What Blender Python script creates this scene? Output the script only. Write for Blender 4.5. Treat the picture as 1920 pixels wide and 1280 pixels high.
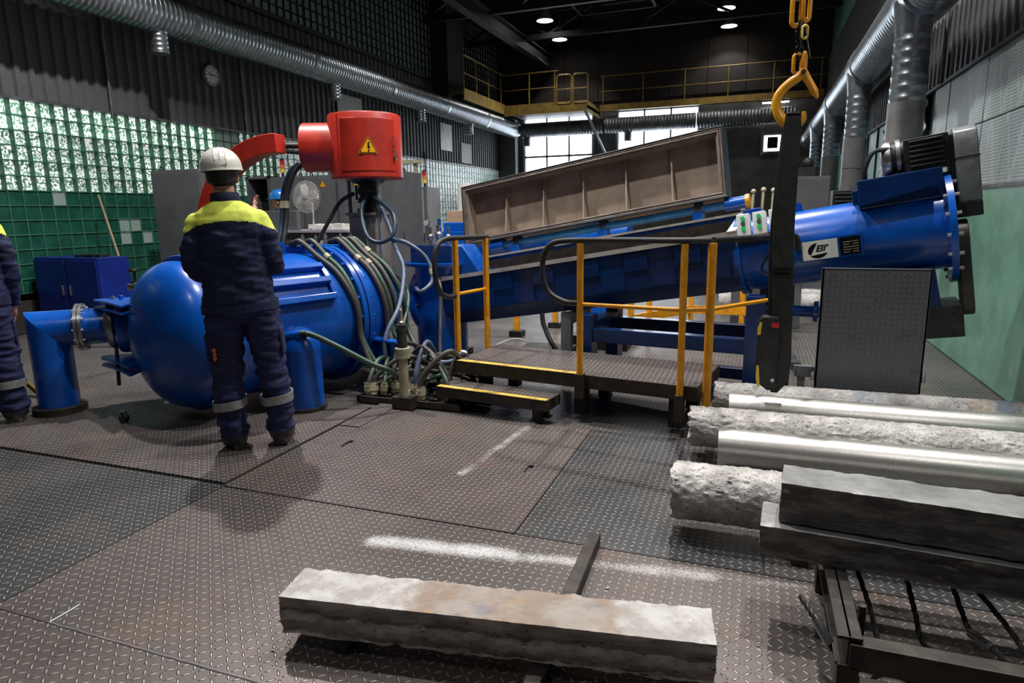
import bpy, bmesh, math, random
from mathutils import Vector, Matrix, noise, Euler

for o in list(bpy.data.objects):
    bpy.data.objects.remove(o, do_unlink=True)
scene = bpy.context.scene
COL = scene.collection
R = math.radians
PI = math.pi

# ------------------------------------------------------------------ camera
cam_d = bpy.data.cameras.new('camera')
cam = bpy.data.objects.new('camera', cam_d)
COL.objects.link(cam)
cam_d.sensor_width = 36.0
cam_d.lens = 36.0 * 1220.0 / 1920.0
cam_d.clip_start = 0.05
cam_d.clip_end = 200
YAW, PITCH, ROLL = R(20.3485), R(11.1403), R(-0.908)
fw = Vector((-math.sin(YAW) * math.cos(PITCH), math.cos(YAW) * math.cos(PITCH), -math.sin(PITCH)))
rt = Vector((math.cos(YAW), math.sin(YAW), 0))
up = rt.cross(fw)
rt2 = rt * math.cos(ROLL) + up * math.sin(ROLL)
up2 = up * math.cos(ROLL) - rt * math.sin(ROLL)
cm = Matrix((rt2, up2, -fw)).transposed().to_4x4()
cm.translation = Vector((0, 0, 1.5))
cam.matrix_world = cm
scene.camera = cam

# ------------------------------------------------------------------ world, exposure
world = bpy.data.worlds.new('world')
scene.world = world
world.use_nodes = True
bg = world.node_tree.nodes['Background']
bg.inputs[0].default_value = (0.75, 0.85, 1.0, 1)
bg.inputs[1].default_value = 0.016
vs = scene.view_settings
vs.view_transform = 'Standard'
vs.look = 'None'
vs.exposure = 0.0
vs.gamma = 1.0
vs.use_curve_mapping = False

# high bay lamps of the hall, the last an added front fill: (x, y, z, watts); built as lamps further down
BAYS_AND_FILL = [(-6.3, 20.3, 7.2, 110), (-6.5, 22.6, 7.2, 110), (-1.1, 21.2, 7.2, 110), (-1.1, 23.2, 7.2, 110),
             (-5.0, 13.5, 7.2, 420), (-1.0, 13.5, 7.2, 420),
             (-5.3, 5.6, 7.2, 1650), (-1.0, 8.6, 7.2, 1200), (-2.2, 3.8, 7.2, 950), (1.0, 5.4, 7.2, 1250), (-2.6, -.4, 7.2, 170)]  # last entry: unseen lamp added near the camera to brighten front faces
# floodlight on the right wall, beside the bar rack: (x, y, z, watts)
FLOOD = (1.72, 2.3, 3.3, 45)

# ------------------------------------------------------------------ materials
MATS = {}


class NT:
    """small helper around a node tree"""
    def __init__(s, name):
        m = bpy.data.materials.new(name)
        m.use_nodes = True
        s.m = m
        s.t = m.node_tree
        s.b = s.t.nodes['Principled BSDF']

    def n(s, kind, **kw):
        nd = s.t.nodes.new(kind)
        for k, v in kw.items():
            if k.startswith('i_'):
                nd.inputs[k[2:]].default_value = v
            else:
                setattr(nd, k, v)
        return nd

    def l(s, a, b):
        s.t.links.new(a, b)

    def math(s, op, a, b=None, c=None, clamp=False):
        nd = s.t.nodes.new('ShaderNodeMath')
        nd.operation = op
        nd.use_clamp = clamp
        for i, v in enumerate((a, b, c)):
            if v is None:
                continue
            if isinstance(v, (int, float)):
                nd.inputs[i].default_value = v
            else:
                s.l(v, nd.inputs[i])
        return nd.outputs[0]

    def mix(s, f, a, b):
        nd = s.t.nodes.new('ShaderNodeMix')
        nd.data_type = 'RGBA'
        nd.clamp_factor = True
        for sock, v in ((nd.inputs[0], f), (nd.inputs[6], a), (nd.inputs[7], b)):
            if isinstance(v, (int, float)):
                sock.default_value = v
            elif isinstance(v, tuple):
                sock.default_value = (*v[:3], 1)
            else:
                s.l(v, sock)
        return nd.outputs[2]

    def ramp(s, f, a, b):
        """smooth 0..1 between a and b"""
        nd = s.t.nodes.new('ShaderNodeMapRange')
        nd.interpolation_type = 'SMOOTHSTEP'
        s.l(f, nd.inputs[0])
        nd.inputs[1].default_value = a
        nd.inputs[2].default_value = b
        return nd.outputs[0]

    def noise(s, scale, detail=4, rough=.6, vec=None):
        nd = s.n('ShaderNodeTexNoise')
        nd.inputs['Scale'].default_value = scale
        nd.inputs['Detail'].default_value = detail
        nd.inputs['Roughness'].default_value = rough
        if vec is None:
            vec = s.coord()
        s.l(vec, nd.inputs['Vector'])
        return nd.outputs['Fac']

    def coord(s, scale=None):
        g = s.n('ShaderNodeNewGeometry')
        if scale is None:
            return g.outputs['Position']
        mp = s.n('ShaderNodeMapping')
        mp.inputs['Scale'].default_value = scale
        s.l(g.outputs['Position'], mp.inputs[0])
        return mp.outputs[0]

    def bump(s, h, strength, dist=.01):
        nd = s.n('ShaderNodeBump')
        nd.inputs['Strength'].default_value = strength
        nd.inputs['Distance'].default_value = dist
        s.l(h, nd.inputs['Height'])
        s.l(nd.outputs[0], s.b.inputs['Normal'])


def pm(name, c1, c2=None, rough=.5, metal=0.0, ns=6.0, lo=.4, hi=.6, bump=0, bs=60, coat=0, emis=None, es=0,
       c3=None, ns3=25, lo3=.6, hi3=.7, rvar=0, vec=None):
    """paint / metal / cloth: two tones mixed by noise, optional flecks of a third, fine relief"""
    t = NT(name)
    b = t.b  # the added fill lamp carries this label too
    b.inputs['Base Color'].default_value = (*c1, 1)
    b.inputs['Roughness'].default_value = rough
    b.inputs['Metallic'].default_value = metal
    vec = t.coord(vec) if vec else None
    col = None
    if c2:
        f = t.ramp(t.noise(ns, vec=vec), lo, hi)
        col = t.mix(f, c1, c2)
    if c3:
        f = t.ramp(t.noise(ns3, 6, .7, vec=vec), lo3, hi3)
        col = t.mix(f, col if col else c1, c3)
    if col:
        t.l(col, b.inputs['Base Color'])
    if rvar:
        f = t.noise(ns * 2.3, 5, .65, vec=vec)
        r = t.math('MULTIPLY_ADD', f, rvar * 2, rough - rvar)
        t.l(r, b.inputs['Roughness'])
    if bump:
        t.bump(t.noise(bs, 5, .65, vec=vec), bump)
    if coat:
        b.inputs['Coat Weight'].default_value = coat
        b.inputs['Coat Roughness'].default_value = .12
    if emis:
        b.inputs['Emission Color'].default_value = (*emis, 1)
        b.inputs['Emission Strength'].default_value = es
    MATS[name] = t.m
    return t.m


pm('blue', (.001, .084, .44), (.001, .064, .35), rough=.27, ns=3, bump=.04, bs=18, coat=.12, c3=(.35, .5, .75), ns3=55, lo3=.73, hi3=.76)
pm('blue_shaded', (.001, .026, .125), (.001, .019, .09), rough=.3, ns=4, bump=.05, bs=25, coat=.2, c3=(.1, .2, .35), ns3=48, lo3=.72, hi3=.76)  # copy of blue with the shade on feeder and stand put into the colour
pm('blue_cabinet', (.003, .018, .20), (.003, .014, .15), rough=.4, ns=3)
pm('blue_light', (.04, .22, .48), (.03, .16, .38), rough=.35, ns=8)
pm('red', (.46, .025, .012), (.36, .02, .01), rough=.42, ns=4, bump=.05, bs=50)
pm('red_tag', (.6, .02, .02), rough=.5)
pm('black_metal', (.012, .012, .013), (.022, .022, .024), rough=.42, metal=.3, ns=9, bump=.05)
pm('black_rubber', (.010, .010, .011), (.02, .02, .02), rough=.55, ns=14, bump=.1, bs=90)
pm('dark_steel', (.045, .041, .038), (.075, .066, .058), rough=.5, metal=.7, ns=7, bump=.12, bs=45, rvar=.12)
pm('brown_steel', (.055, .040, .032), (.03, .024, .02), rough=.6, metal=.4, ns=8, bump=.15, bs=50)
pm('steel', (.42, .42, .43), (.30, .30, .31), rough=.32, metal=.9, ns=9, bump=.05, rvar=.1)
pm('bright_steel', (.66, .66, .66), (.5, .5, .5), rough=.25, metal=.95, ns=9)
pm('cast_side', (.36, .325, .30), (.56, .52, .48), rough=.65, metal=.15, ns=18, lo=.4, hi=.62, bump=1.0, bs=70, c3=(.03, .027, .025), ns3=42, lo3=.58, hi3=.66, vec=(.5, 1, 1.3))
pm('galvanised', (.52, .56, .60), (.38, .41, .45), rough=.33, metal=.92, ns=9, lo=.35, hi=.65, rvar=.08)
pm('gal_dull', (.20, .21, .22), (.13, .135, .14), rough=.5, metal=.75, ns=5, bump=.06)
pm('grey_paint', (.105, .107, .118), (.088, .09, .10), rough=.45, ns=3)
pm('grey_light', (.30, .30, .33), (.25, .25, .28), rough=.42, ns=3)
pm('grey_frame', (.20, .215, .23), (.16, .17, .18), rough=.45, ns=8)
pm('yellow', (.78, .33, .008), (.66, .26, .006), rough=.42, ns=12, bump=.08, bs=50, c3=(.05, .03, .015), ns3=34, lo3=.63, hi3=.66)
pm('yellow_hook', (.80, .36, .008), (.70, .28, .006), rough=.35, ns=9, bump=.05, bs=70, coat=.3)
pm('yellow_strip', (.62, .42, .07), (.30, .20, .06), rough=.6, ns=16, lo=.45, hi=.7, c3=(.10, .08, .06), ns3=50, lo3=.6, hi3=.66)
pm('yellow_dull', (.42, .27, .05), (.30, .19, .04), rough=.55, ns=5)
pm('concrete', (.15, .145, .14), (.11, .105, .10), rough=.85, ns=2.5, bump=.2, bs=30)
pm('wall_dark', (.030, .022, .019), (.022, .017, .015), rough=.8, ns=1.2, bump=.1)
pm('ceiling_dark', (.012, .012, .013), (.018, .018, .02), rough=.8, ns=1.5)
pm('beam_steel', (.036, .036, .038), (.026, .026, .028), rough=.55, metal=.4, ns=4)
pm('corrugated', (.125, .125, .13), (.085, .085, .09), rough=.55, metal=.25, ns=70, lo=.35, hi=.65, c3=(.16, .16, .165), ns3=130, lo3=.55, hi3=.7)
pm('green_plaster', (.16, .33, .25), (.12, .26, .20), rough=.38, ns=2.2, bump=.25, bs=9, c3=(.22, .38, .31), ns3=5, lo3=.58, hi3=.75, rvar=.12)
pm('green_frame', (.05, .19, .115), (.035, .14, .085), rough=.45, ns=3, lo=.35, hi=.65)
pm('green_dark_pane', (.014, .105, .072), (.009, .068, .05), rough=.35, ns=5)
pm('white_paint', (.62, .61, .58), (.55, .54, .51), rough=.5, ns=4)
pm('white_helmet', (.74, .72, .66), (.66, .64, .58), rough=.28, ns=9, coat=.3)
pm('blue_helmet', (.015, .14, .42), (.012, .11, .36), rough=.25, ns=9, coat=.4)
pm('navy_cloth', (.006, .013, .058), (.004, .008, .036), rough=.85, ns=9, bump=.35, bs=26)
pm('trouser_cloth', (.014, .018, .085), (.008, .011, .05), rough=.85, ns=9, bump=.4, bs=30)
pm('hi_vis', (.70, .78, .10), (.60, .68, .085), rough=.75, ns=12, bump=.15, bs=60)
pm('reflective', (.36, .36, .35), (.28, .28, .27), rough=.35, metal=.4, ns=25, bump=.1)
pm('skin', (.50, .27, .19), (.43, .21, .15), rough=.5, ns=25)
pm('hair', (.012, .009, .008), (.02, .015, .012), rough=.6, ns=60, bump=.4, bs=140)
pm('boot', (.018, .017, .017), (.03, .028, .026), rough=.5, ns=12, bump=.15)
pm('grey_cloth', (.34, .32, .30), (.22, .21, .20), rough=.9, ns=24, bump=.4, bs=60)
pm('orange', (.70, .16, .02), rough=.6)
pm('beige_plastic', (.40, .36, .25), (.31, .28, .19), rough=.45, ns=12)
pm('cardboard', (.36, .25, .16), (.30, .20, .13), rough=.8, ns=6)
pm('tray_brown', (.30, .235, .185), (.21, .165, .13), rough=.6, ns=5, lo=.35, hi=.65, bump=.1, bs=25, metal=.15)
pm('tray_frame', (.22, .185, .165), (.15, .125, .115), rough=.42, ns=9, metal=.45, bump=.06)
pm('lid_edge', (.012, .022, .026), (.02, .03, .034), rough=.35, ns=8)
pm('machined', (.58, .56, .52), (.46, .44, .41), rough=.4, metal=.3, ns=9)
pm('column_steel', (.26, .225, .20), (.19, .165, .15), rough=.55, metal=.4, ns=5, bump=.1)
pm('red_seal', (.24, .03, .02), rough=.5)
pm('hose_grey', (.060, .052, .048), (.042, .038, .036), rough=.5, ns=14, bump=.1, bs=60)
pm('hose_green', (.02, .07, .042), (.058, .055, .048), rough=.42, ns=7, lo=.45, hi=.62)
pm('hose_blue', (.09, .125, .21), (.06, .085, .14), rough=.42, ns=7)
pm('hose_navy', (.02, .045, .085), (.015, .03, .055), rough=.38, ns=7)
pm('black_gloss', (.006, .006, .007), rough=.18)
pm('white_sign', (.75, .75, .72), (.66, .66, .64), rough=.4, ns=6)
pm('yellow_sign', (.85, .40, .01), rough=.35)
pm('lamp_green', (.01, .30, .10), rough=.3, emis=(.02, .5, .18), es=.25)
pm('lamp_red', (.5, .02, .02), rough=.3)
pm('signal_yellow', (.8, .55, .05), rough=.35)
pm('lamp_glow', (1, 1, 1), rough=.4, emis=(1, .97, .92), es=14)
pm('work_glow', (1, 1, 1), rough=.4, emis=(.9, .95, 1), es=9)
pm('window_glow', (.8, .85, .9), rough=.3, emis=(.84, .92, 1), es=6)
pm('frosted', (.10, .22, .20), (.07, .16, .15), rough=.3, ns=3, emis=(.35, .6, .62), es=.10)
pm('white_cloth', (.55, .56, .6), (.42, .43, .47), rough=.85, ns=10)
pm('sleeve_plastic', (.17, .17, .17), (.13, .13, .13), rough=.4, ns=4)
pm('clear_plastic', (.55, .55, .55), (.45, .45, .45), rough=.25, ns=9)
pm('smooth_bar', (.74, .72, .69), (.60, .58, .55), rough=.34, metal=.9, ns=6, lo=.35, hi=.65, bump=.10, bs=3.0, rvar=.1, vec=(60, 8, 8))
pm('cast_alloy', (.62, .60, .58), (.40, .38, .37), rough=.5, metal=.4, ns=9, lo=.35, hi=.6, bump=.9, bs=75, c3=(.09, .08, .075), ns3=60, lo3=.56, hi3=.66)
pm('cast_dark', (.12, .11, .104), (.26, .245, .23), rough=.6, metal=.3, ns=16, lo=.4, hi=.62, bump=.9, bs=60, c3=(.50, .48, .45), ns3=24, lo3=.57, hi3=.70, vec=(.35, 1, 1.4))
pm('slab_top', (.37, .37, .37), (.26, .26, .26), rough=.45, metal=.6, ns=5, lo=.35, hi=.6, bump=.25, bs=28)


def tinted_bar():
    # cast bar skin with heat-tint bands (straw, blue) along its length
    t = NT('heat_tinted_cast')
    b = t.b
    b.inputs['Roughness'].default_value = .5
    b.inputs['Metallic'].default_value = .45
    f = t.ramp(t.noise(6), .36, .62)
    col = t.mix(f, (.50, .485, .47), (.30, .29, .285))
    g = t.n('ShaderNodeNewGeometry')
    sx = t.n('ShaderNodeSeparateXYZ')
    t.l(g.outputs['Position'], sx.inputs[0])
    n2 = t.noise(3, 3, .6)
    xx = t.math('ADD', sx.outputs[0], t.math('MULTIPLY', n2, .5))
    for c, w, colr, k in ((1.02, .13, (.26, .29, .34), .6), (1.62, .12, (.32, .25, .17), .5), (1.80, .10, (.13, .17, .27), .6), (1.93, .08, (.34, .26, .17), .6)):
        d = t.math('ABSOLUTE', t.math('SUBTRACT', xx, c))
        m = t.math('MULTIPLY', t.math('SUBTRACT', 1, t.ramp(d, w * .3, w)), k)
        col = t.mix(m, col, colr)
    f = t.ramp(t.noise(60, 6, .7), .56, .66)
    col = t.mix(f, col, (.10, .09, .085))
    t.l(col, b.inputs['Base Color'])
    t.bump(t.noise(75, 5, .65), .9)
    MATS['heat_tinted_cast'] = t.m


tinted_bar()


def ingot_mat():
    # ingot top skin: white oxide at the ends, straw / rust / blue tint in the middle
    t = NT('ingot_skin')
    b = t.b
    b.inputs['Roughness'].default_value = .55
    b.inputs['Metallic'].default_value = .25
    tc = t.n('ShaderNodeTexCoord')
    sx = t.n('ShaderNodeSeparateXYZ')
    t.l(tc.outputs['Object'], sx.inputs[0])
    n = t.noise(4, 5, .65)
    x = t.math('ADD', sx.outputs[0], t.math('MULTIPLY', t.math('SUBTRACT', n, .5), .5))
    col = t.mix(t.ramp(t.noise(9, 5), .4, .62), (.46, .45, .43), (.32, .30, .285))
    mid = t.math('MULTIPLY', t.ramp(x, -.32, -.2), t.math('SUBTRACT', 1, t.ramp(x, .42, .5)))
    colm = t.mix(t.ramp(t.noise(5.5, 5), .4, .6), (.30, .265, .24), (.25, .185, .145))
    colm = t.mix(t.math('MULTIPLY', t.ramp(t.noise(8, 4), .60, .72), .8), colm, (.40, .23, .07))
    colm = t.mix(t.math('MULTIPLY', t.ramp(t.noise(6.4, 3, .5), .56, .68), .7), colm, (.17, .165, .20))
    col = t.mix(mid, col, colm)
    col = t.mix(t.ramp(t.noise(30, 6, .7), .62, .7), col, (.12, .11, .10))
    t.l(col, b.inputs['Base Color'])
    t.bump(t.noise(45, 5, .65), .35)
    MATS['ingot_skin'] = t.m


ingot_mat()


def tread_plate(name, c1, c2, c3=None, dust=False, rough=.42, pitch=.036, ax=1, worn=.52, met=.55):
    """checker (tear) plate: rows of lens shaped raised treads, alternating direction"""
    t = NT(name)
    b = t.b
    g = t.n('ShaderNodeNewGeometry')
    sp = t.n('ShaderNodeSeparateXYZ')
    t.l(g.outputs['Position'], sp.inputs[0])
    px = t.math('DIVIDE', sp.outputs[0], pitch)
    py = t.math('DIVIDE', sp.outputs[ax], pitch)
    cx = t.math('FLOOR', px)
    cy = t.math('FLOOR', py)
    par = t.math('FLOORED_MODULO', t.math('ADD', cx, cy), 2)
    lx = t.math('SUBTRACT', t.math('SUBTRACT', px, cx), .5)
    ly = t.math('SUBTRACT', t.math('SUBTRACT', py, cy), .5)
    sgn = t.math('SUBTRACT', t.math('MULTIPLY', par, 2), 1)
    ly2 = t.math('MULTIPLY', ly, sgn)
    u = t.math('MULTIPLY', t.math('ADD', lx, ly2), .7071)
    v = t.math('MULTIPLY', t.math('SUBTRACT', lx, ly2), .7071)
    d = t.math('ADD', t.math('POWER', t.math('DIVIDE', u, .50), 2), t.math('POWER', t.math('DIVIDE', t.math('ABSOLUTE', v), .14), 2))
    h = t.math('SUBTRACT', 1, d, clamp=True)
    n1 = t.noise(1.1, 5, .6)
    n2 = t.noise(7, 6, .7)
    col = t.mix(t.ramp(n1, .38, .62), c1, c2)
    if c3:
        col = t.mix(t.math('MULTIPLY', t.ramp(t.noise(2.1, 5, .65), .5, .68), .7), col, c3)
    col = t.mix(t.math('MULTIPLY', t.ramp(n2, .5, .75), .45), col, (.04, .036, .033))
    wear = t.math('MULTIPLY', t.ramp(h, .25, .8), worn)
    col = t.mix(wear, col, (.66, .62, .59))
    speck = t.ramp(t.noise(85, 2, .5), .70, .74)
    col = t.mix(t.math('MULTIPLY', speck, .5), col, (.5, .49, .47))
    rgh = t.math('MULTIPLY_ADD', n2, .3, rough - .15)
    if dust:
        # spilled white powder, two streaks with their own outline
        m_all = None
        for (x0, y0, x1, y1, w, k) in ((-1.60, 2.42, -.95, 2.50, .16, .95), (-.95, 2.50, -.10, 2.60, .13, .75), (-1.54, 3.28, -1.45, 4.2, .11, .66), (-.10, 2.60, .25, 2.64, .10, .5)):
            dx, dy = x1 - x0, y1 - y0
            ll = dx * dx + dy * dy
            tt = t.math('DIVIDE', t.math('ADD', t.math('MULTIPLY', t.math('SUBTRACT', sp.outputs[0], x0), dx),
                                         t.math('MULTIPLY', t.math('SUBTRACT', sp.outputs[1], y0), dy)), ll, clamp=True)
            ex = t.math('SUBTRACT', t.math('SUBTRACT', sp.outputs[0], x0), t.math('MULTIPLY', tt, dx))
            ey = t.math('SUBTRACT', t.math('SUBTRACT', sp.outputs[1], y0), t.math('MULTIPLY', tt, dy))
            dd = t.math('SQRT', t.math('ADD', t.math('MULTIPLY', ex, ex), t.math('MULTIPLY', ey, ey)))
            m = t.math('MULTIPLY', t.math('POWER', t.math('SUBTRACT', 1, t.ramp(dd, 0, w)), 1.5), k)
            m_all = m if m_all is None else t.math('MAXIMUM', m_all, m)
        grain = t.ramp(t.math('ADD', t.math('ADD', t.math('MULTIPLY', t.noise(70, 5, .8), .8), t.math('MULTIPLY', t.noise(5, 3, .6), .35)), t.math('MULTIPLY', m_all, .5)), .78, 1.16)
        m_all = t.math('MULTIPLY', grain, t.ramp(m_all, 0, .3))
        col = t.mix(t.math('MULTIPLY', m_all, .85), col, (.72, .72, .72))
        rgh = t.math('ADD', rgh, t.math('MULTIPLY', m_all, .35))
        mm = t.math('MULTIPLY', t.math('SUBTRACT', 1, m_all), met)
        t.l(mm, b.inputs['Metallic'])
    else:
        b.inputs['Metallic'].default_value = met
    t.l(col, b.inputs['Base Color'])
    t.l(rgh, b.inputs['Roughness'])
    hh = t.math('ADD', t.ramp(h, 0, .9), t.math('MULTIPLY', t.noise(120, 3, .6), .12))
    t.bump(hh, 1.0 if worn > .3 else .5, .0042 if worn > .3 else .0035)
    MATS[name] = t.m


tread_plate('tread_warm', (.135, .114, .106), (.108, .093, .088), (.16, .112, .09), dust=True)
tread_plate('tread_blue', (.066, .069, .075), (.092, .09, .09), (.12, .10, .09), rough=.38)
tread_plate('tread_floor', (.15, .135, .128), (.115, .108, .105), None, rough=.42)
tread_plate('tread_panel', (.10, .101, .118), (.085, .086, .102), None, rough=.42, pitch=.036, ax=2, worn=.10, met=.1)


def pane_mat(name, lo, hi, tint, scale):
    # textured glass pane with daylight behind it (a lit window)
    t = NT(name)
    b = t.b
    b.inputs['Roughness'].default_value = .18
    n = t.noise(scale, 3, .6)
    big = t.ramp(t.noise(.55, 2, .5), .30, .68)
    f = t.ramp(n, .44, .58)
    col = t.mix(f, tint, (1, 1, 1))
    t.l(col, b.inputs['Emission Color'])
    b.inputs['Base Color'].default_value = (.25, .34, .30, 1)
    e = t.math('MULTIPLY_ADD', big, hi - lo, lo)
    e = t.math('MULTIPLY', e, t.math('MULTIPLY_ADD', f, .8, .2))
    t.l(e, b.inputs['Emission Strength'])
    t.bump(n, .5)
    MATS[name] = t.m


pane_mat('pane_bright', .45, 2.6, (.36, .78, .50), 30)
pane_mat('pane_mid', .30, 1.15, (.28, .62, .40), 34)
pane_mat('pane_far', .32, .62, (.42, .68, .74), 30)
pane_mat('pane_patch', .05, .10, (.55, .58, .55), 60)
pane_mat('pane_dim', .004, .012, (.4, .6, .5), 40)


def perforated():
    t = NT('perforated')
    b = t.b
    g = t.n('ShaderNodeNewGeometry')
    sp = t.n('ShaderNodeSeparateXYZ')
    t.l(g.outputs['Position'], sp.inputs[0])
    y = t.math('DIVIDE', sp.outputs[1], .028)
    z = t.math('DIVIDE', sp.outputs[2], .028)
    fy = t.math('SUBTRACT', t.math('FRACT', y), .5)
    fz = t.math('SUBTRACT', t.math('FRACT', z), .5)
    d = t.math('SQRT', t.math('ADD', t.math('MULTIPLY', fy, fy), t.math('MULTIPLY', fz, fz)))
    # unpunched zigzag bands
    zz = t.math('ABSOLUTE', t.math('SUBTRACT', t.math('FRACT', t.math('DIVIDE', sp.outputs[1], .42)), .5))
    zl = t.math('FRACT', t.math('DIVIDE', t.math('SUBTRACT', sp.outputs[2], 1.67), .585))
    band = t.math('LESS_THAN', t.math('ABSOLUTE', t.math('SUBTRACT', zl, t.math('MULTIPLY', zz, 2))), .09)
    hole = t.math('MULTIPLY', t.math('LESS_THAN', d, .26), t.math('SUBTRACT', 1, band))
    col = t.mix(t.ramp(t.noise(2.5), .4, .6), (.36, .42, .42), (.28, .34, .34))
    col = t.mix(hole, col, (.03, .04, .04))
    t.l(col, b.inputs['Base Color'])
    b.inputs['Roughness'].default_value = .45
    t.bump(t.math('SUBTRACT', 1, hole), .6, .004)
    MATS['perforated'] = t.m


perforated()


def grille_mat(name, base):
    t = NT(name)
    MATS[name] = t.m


# ------------------------------------------------------------------ mesh helpers
class MB:
    """collects primitives; build() links them as ONE mesh object"""
    def __init__(s, mats=None):
        s.v, s.f, s.mi = [], [], []
        s.mats = mats or []

    def add(s, vs_, fs_, m=0, T=None):
        o = len(s.v)
        s.v += [(T @ Vector(p)) if T is not None else Vector(p) for p in vs_]
        s.f += [tuple(i + o for i in f) for f in fs_]
        s.mi += [m] * len(fs_)
        return s

    def box(s, x0, x1, y0, y1, z0, z1, m=0, T=None):
        v = [(x, y, z) for z in (z0, z1) for y in (y0, y1) for x in (x0, x1)]
        f = [(0, 2, 3, 1), (4, 5, 7, 6), (0, 1, 5, 4), (2, 6, 7, 3), (0, 4, 6, 2), (1, 3, 7, 5)]
        return s.add(v, f, m, T)

    def cbox(s, c, d, m=0, T=None):
        return s.box(c[0] - d[0] / 2, c[0] + d[0] / 2, c[1] - d[1] / 2, c[1] + d[1] / 2, c[2] - d[2] / 2, c[2] + d[2] / 2, m, T)

    @staticmethod
    def frame(p0, p1, upv=(0, 0, 1)):
        p0, p1 = Vector(p0), Vector(p1)
        x = (p1 - p0).normalized()
        u = Vector(upv)
        if abs(x.dot(u)) > .98:
            u = Vector((0, 1, 0))
        y = u.cross(x).normalized()
        z = x.cross(y)
        T = Matrix((x, y, z)).transposed().to_4x4()
        T.translation = p0
        return T, (p1 - p0).length

    def bar(s, p0, p1, w, h, m=0, upv=(0, 0, 1), T=None):
        F, L = s.frame(p0, p1, upv)
        if T is not None:
            F = T @ F
        return s.box(0, L, -w / 2, w / 2, -h / 2, h / 2, m, F)

    def cyl(s, p0, p1, r, r1=None, n=16, m=0, cap=True, T=None):
        F, L = s.frame(p0, p1)
        if T is not None:
            F = T @ F
        r1 = r if r1 is None else r1
        v = []
        for x, q in ((0, r), (L, r1)):
            v += [(x, q * math.cos(2 * PI * i / n), q * math.sin(2 * PI * i / n)) for i in range(n)]
        f = [(i, (i + 1) % n, n + (i + 1) % n, n + i) for i in range(n)]
        if cap:
            f += [tuple(range(n - 1, -1, -1)), tuple(range(n, 2 * n))]
        return s.add(v, f, m, F)

    def lathe(s, prof, n=32, m=0, T=None, a0=0, a1=2 * PI):
        """prof: (radius, height) pairs turned about local z"""
        full = abs(a1 - a0 - 2 * PI) < 1e-6
        k = n if full else n + 1
        v = []
        for r, z in prof:
            for i in range(k):
                a = a0 + (a1 - a0) * i / n
                v.append((r * math.cos(a), r * math.sin(a), z))
        f = []
        for j in range(len(prof) - 1):
            for i in range(n):
                i2 = (i + 1) % k
                f.append((j * k + i, j * k + i2, (j + 1) * k + i2, (j + 1) * k + i))
        return s.add(v, f, m, T)

    def sphere(s, c, r, m=0, n=16, k=10, T=None):
        if isinstance(r, (int, float)):
            r = (r, r, r)
        prof = [(math.sin(PI * j / k), -math.cos(PI * j / k)) for j in range(k + 1)]
        S = Matrix.Translation(Vector(c)) @ Matrix.Diagonal((*r, 1))
        return s.lathe(prof, n, m, (T @ S) if T is not None else S)

    def tube(s, pts, r, n=8, m=0, T=None, cap=True, closed=False):
        pts = [Vector(p) for p in pts]
        N = len(pts)
        rr = r if isinstance(r, (list, tuple)) else [r] * N
        tang = []
        for i in range(N):
            if closed:
                a, b = pts[i - 1], pts[(i + 1) % N]
            else:
                a, b = pts[max(i - 1, 0)], pts[min(i + 1, N - 1)]
            d = (b - a)
            tang.append(d.normalized() if d.length > 1e-9 else Vector((0, 0, 1)))
        nrm = tang[0].orthogonal().normalized()
        v = []
        for i in range(N):
            nrm = (nrm - tang[i] * nrm.dot(tang[i]))
            nrm = nrm.normalized() if nrm.length > 1e-6 else tang[i].orthogonal().normalized()
            bn = tang[i].cross(nrm)
            v += [pts[i] + (nrm * math.cos(2 * PI * k / n) + bn * math.sin(2 * PI * k / n)) * rr[i] for k in range(n)]
        f = []
        for i in range(N if closed else N - 1):
            j = (i + 1) % N
            f += [(i * n + k, i * n + (k + 1) % n, j * n + (k + 1) % n, j * n + k) for k in range(n)]
        if cap and not closed:
            f += [tuple(range(n - 1, -1, -1)), tuple((N - 1) * n + k for k in range(n))]
        return s.add(v, f, m, T)

    def prism(s, poly, z0, z1, m=0, T=None):
        n = len(poly)
        v = [(x, y, z0) for x, y in poly] + [(x, y, z1) for x, y in poly]
        f = [tuple(range(n - 1, -1, -1)), tuple(range(n, 2 * n))]
        f += [(i, (i + 1) % n, n + (i + 1) % n, n + i) for i in range(n)]
        return s.add(v, f, m, T)

    def build(s, name, mat=None, parent=None, smooth=40, bevel=0, world=False, seg=2):
        me = bpy.data.meshes.new(name)
        vv = s.v
        base = None
        if parent is None:
            lo = [min(p[i] for p in vv) for i in range(3)]
            hi = [max(p[i] for p in vv) for i in range(3)]
            base = Vector(((lo[0] + hi[0]) / 2, (lo[1] + hi[1]) / 2, lo[2]))
            vv = [p - base for p in vv]
        elif world:
            p = parent
            Minv = ROOT_M[p.name].inverted()
            vv = [Minv @ q for q in vv]
        me.from_pydata([tuple(p) for p in vv], [], s.f)
        mats = s.mats or [mat]
        for m_ in mats:
            me.materials.append(MATS[m_])
        if len(mats) > 1:
            me.polygons.foreach_set('material_index', s.mi)
        me.validate()
        bm = bmesh.new()
        bm.from_mesh(me)
        bmesh.ops.recalc_face_normals(bm, faces=bm.faces)
        bm.to_mesh(me)
        bm.free()
        if smooth:
            me.polygons.foreach_set('use_smooth', [True] * len(me.polygons))
            me.set_sharp_from_angle(angle=R(smooth))
        o = bpy.data.objects.new(name, me)
        COL.objects.link(o)
        if base is not None:
            o.location = base
            ROOT_M[o.name] = Matrix.Translation(base)
        else:
            o.parent = parent
            ROOT_M[o.name] = ROOT_M[parent.name]
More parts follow.
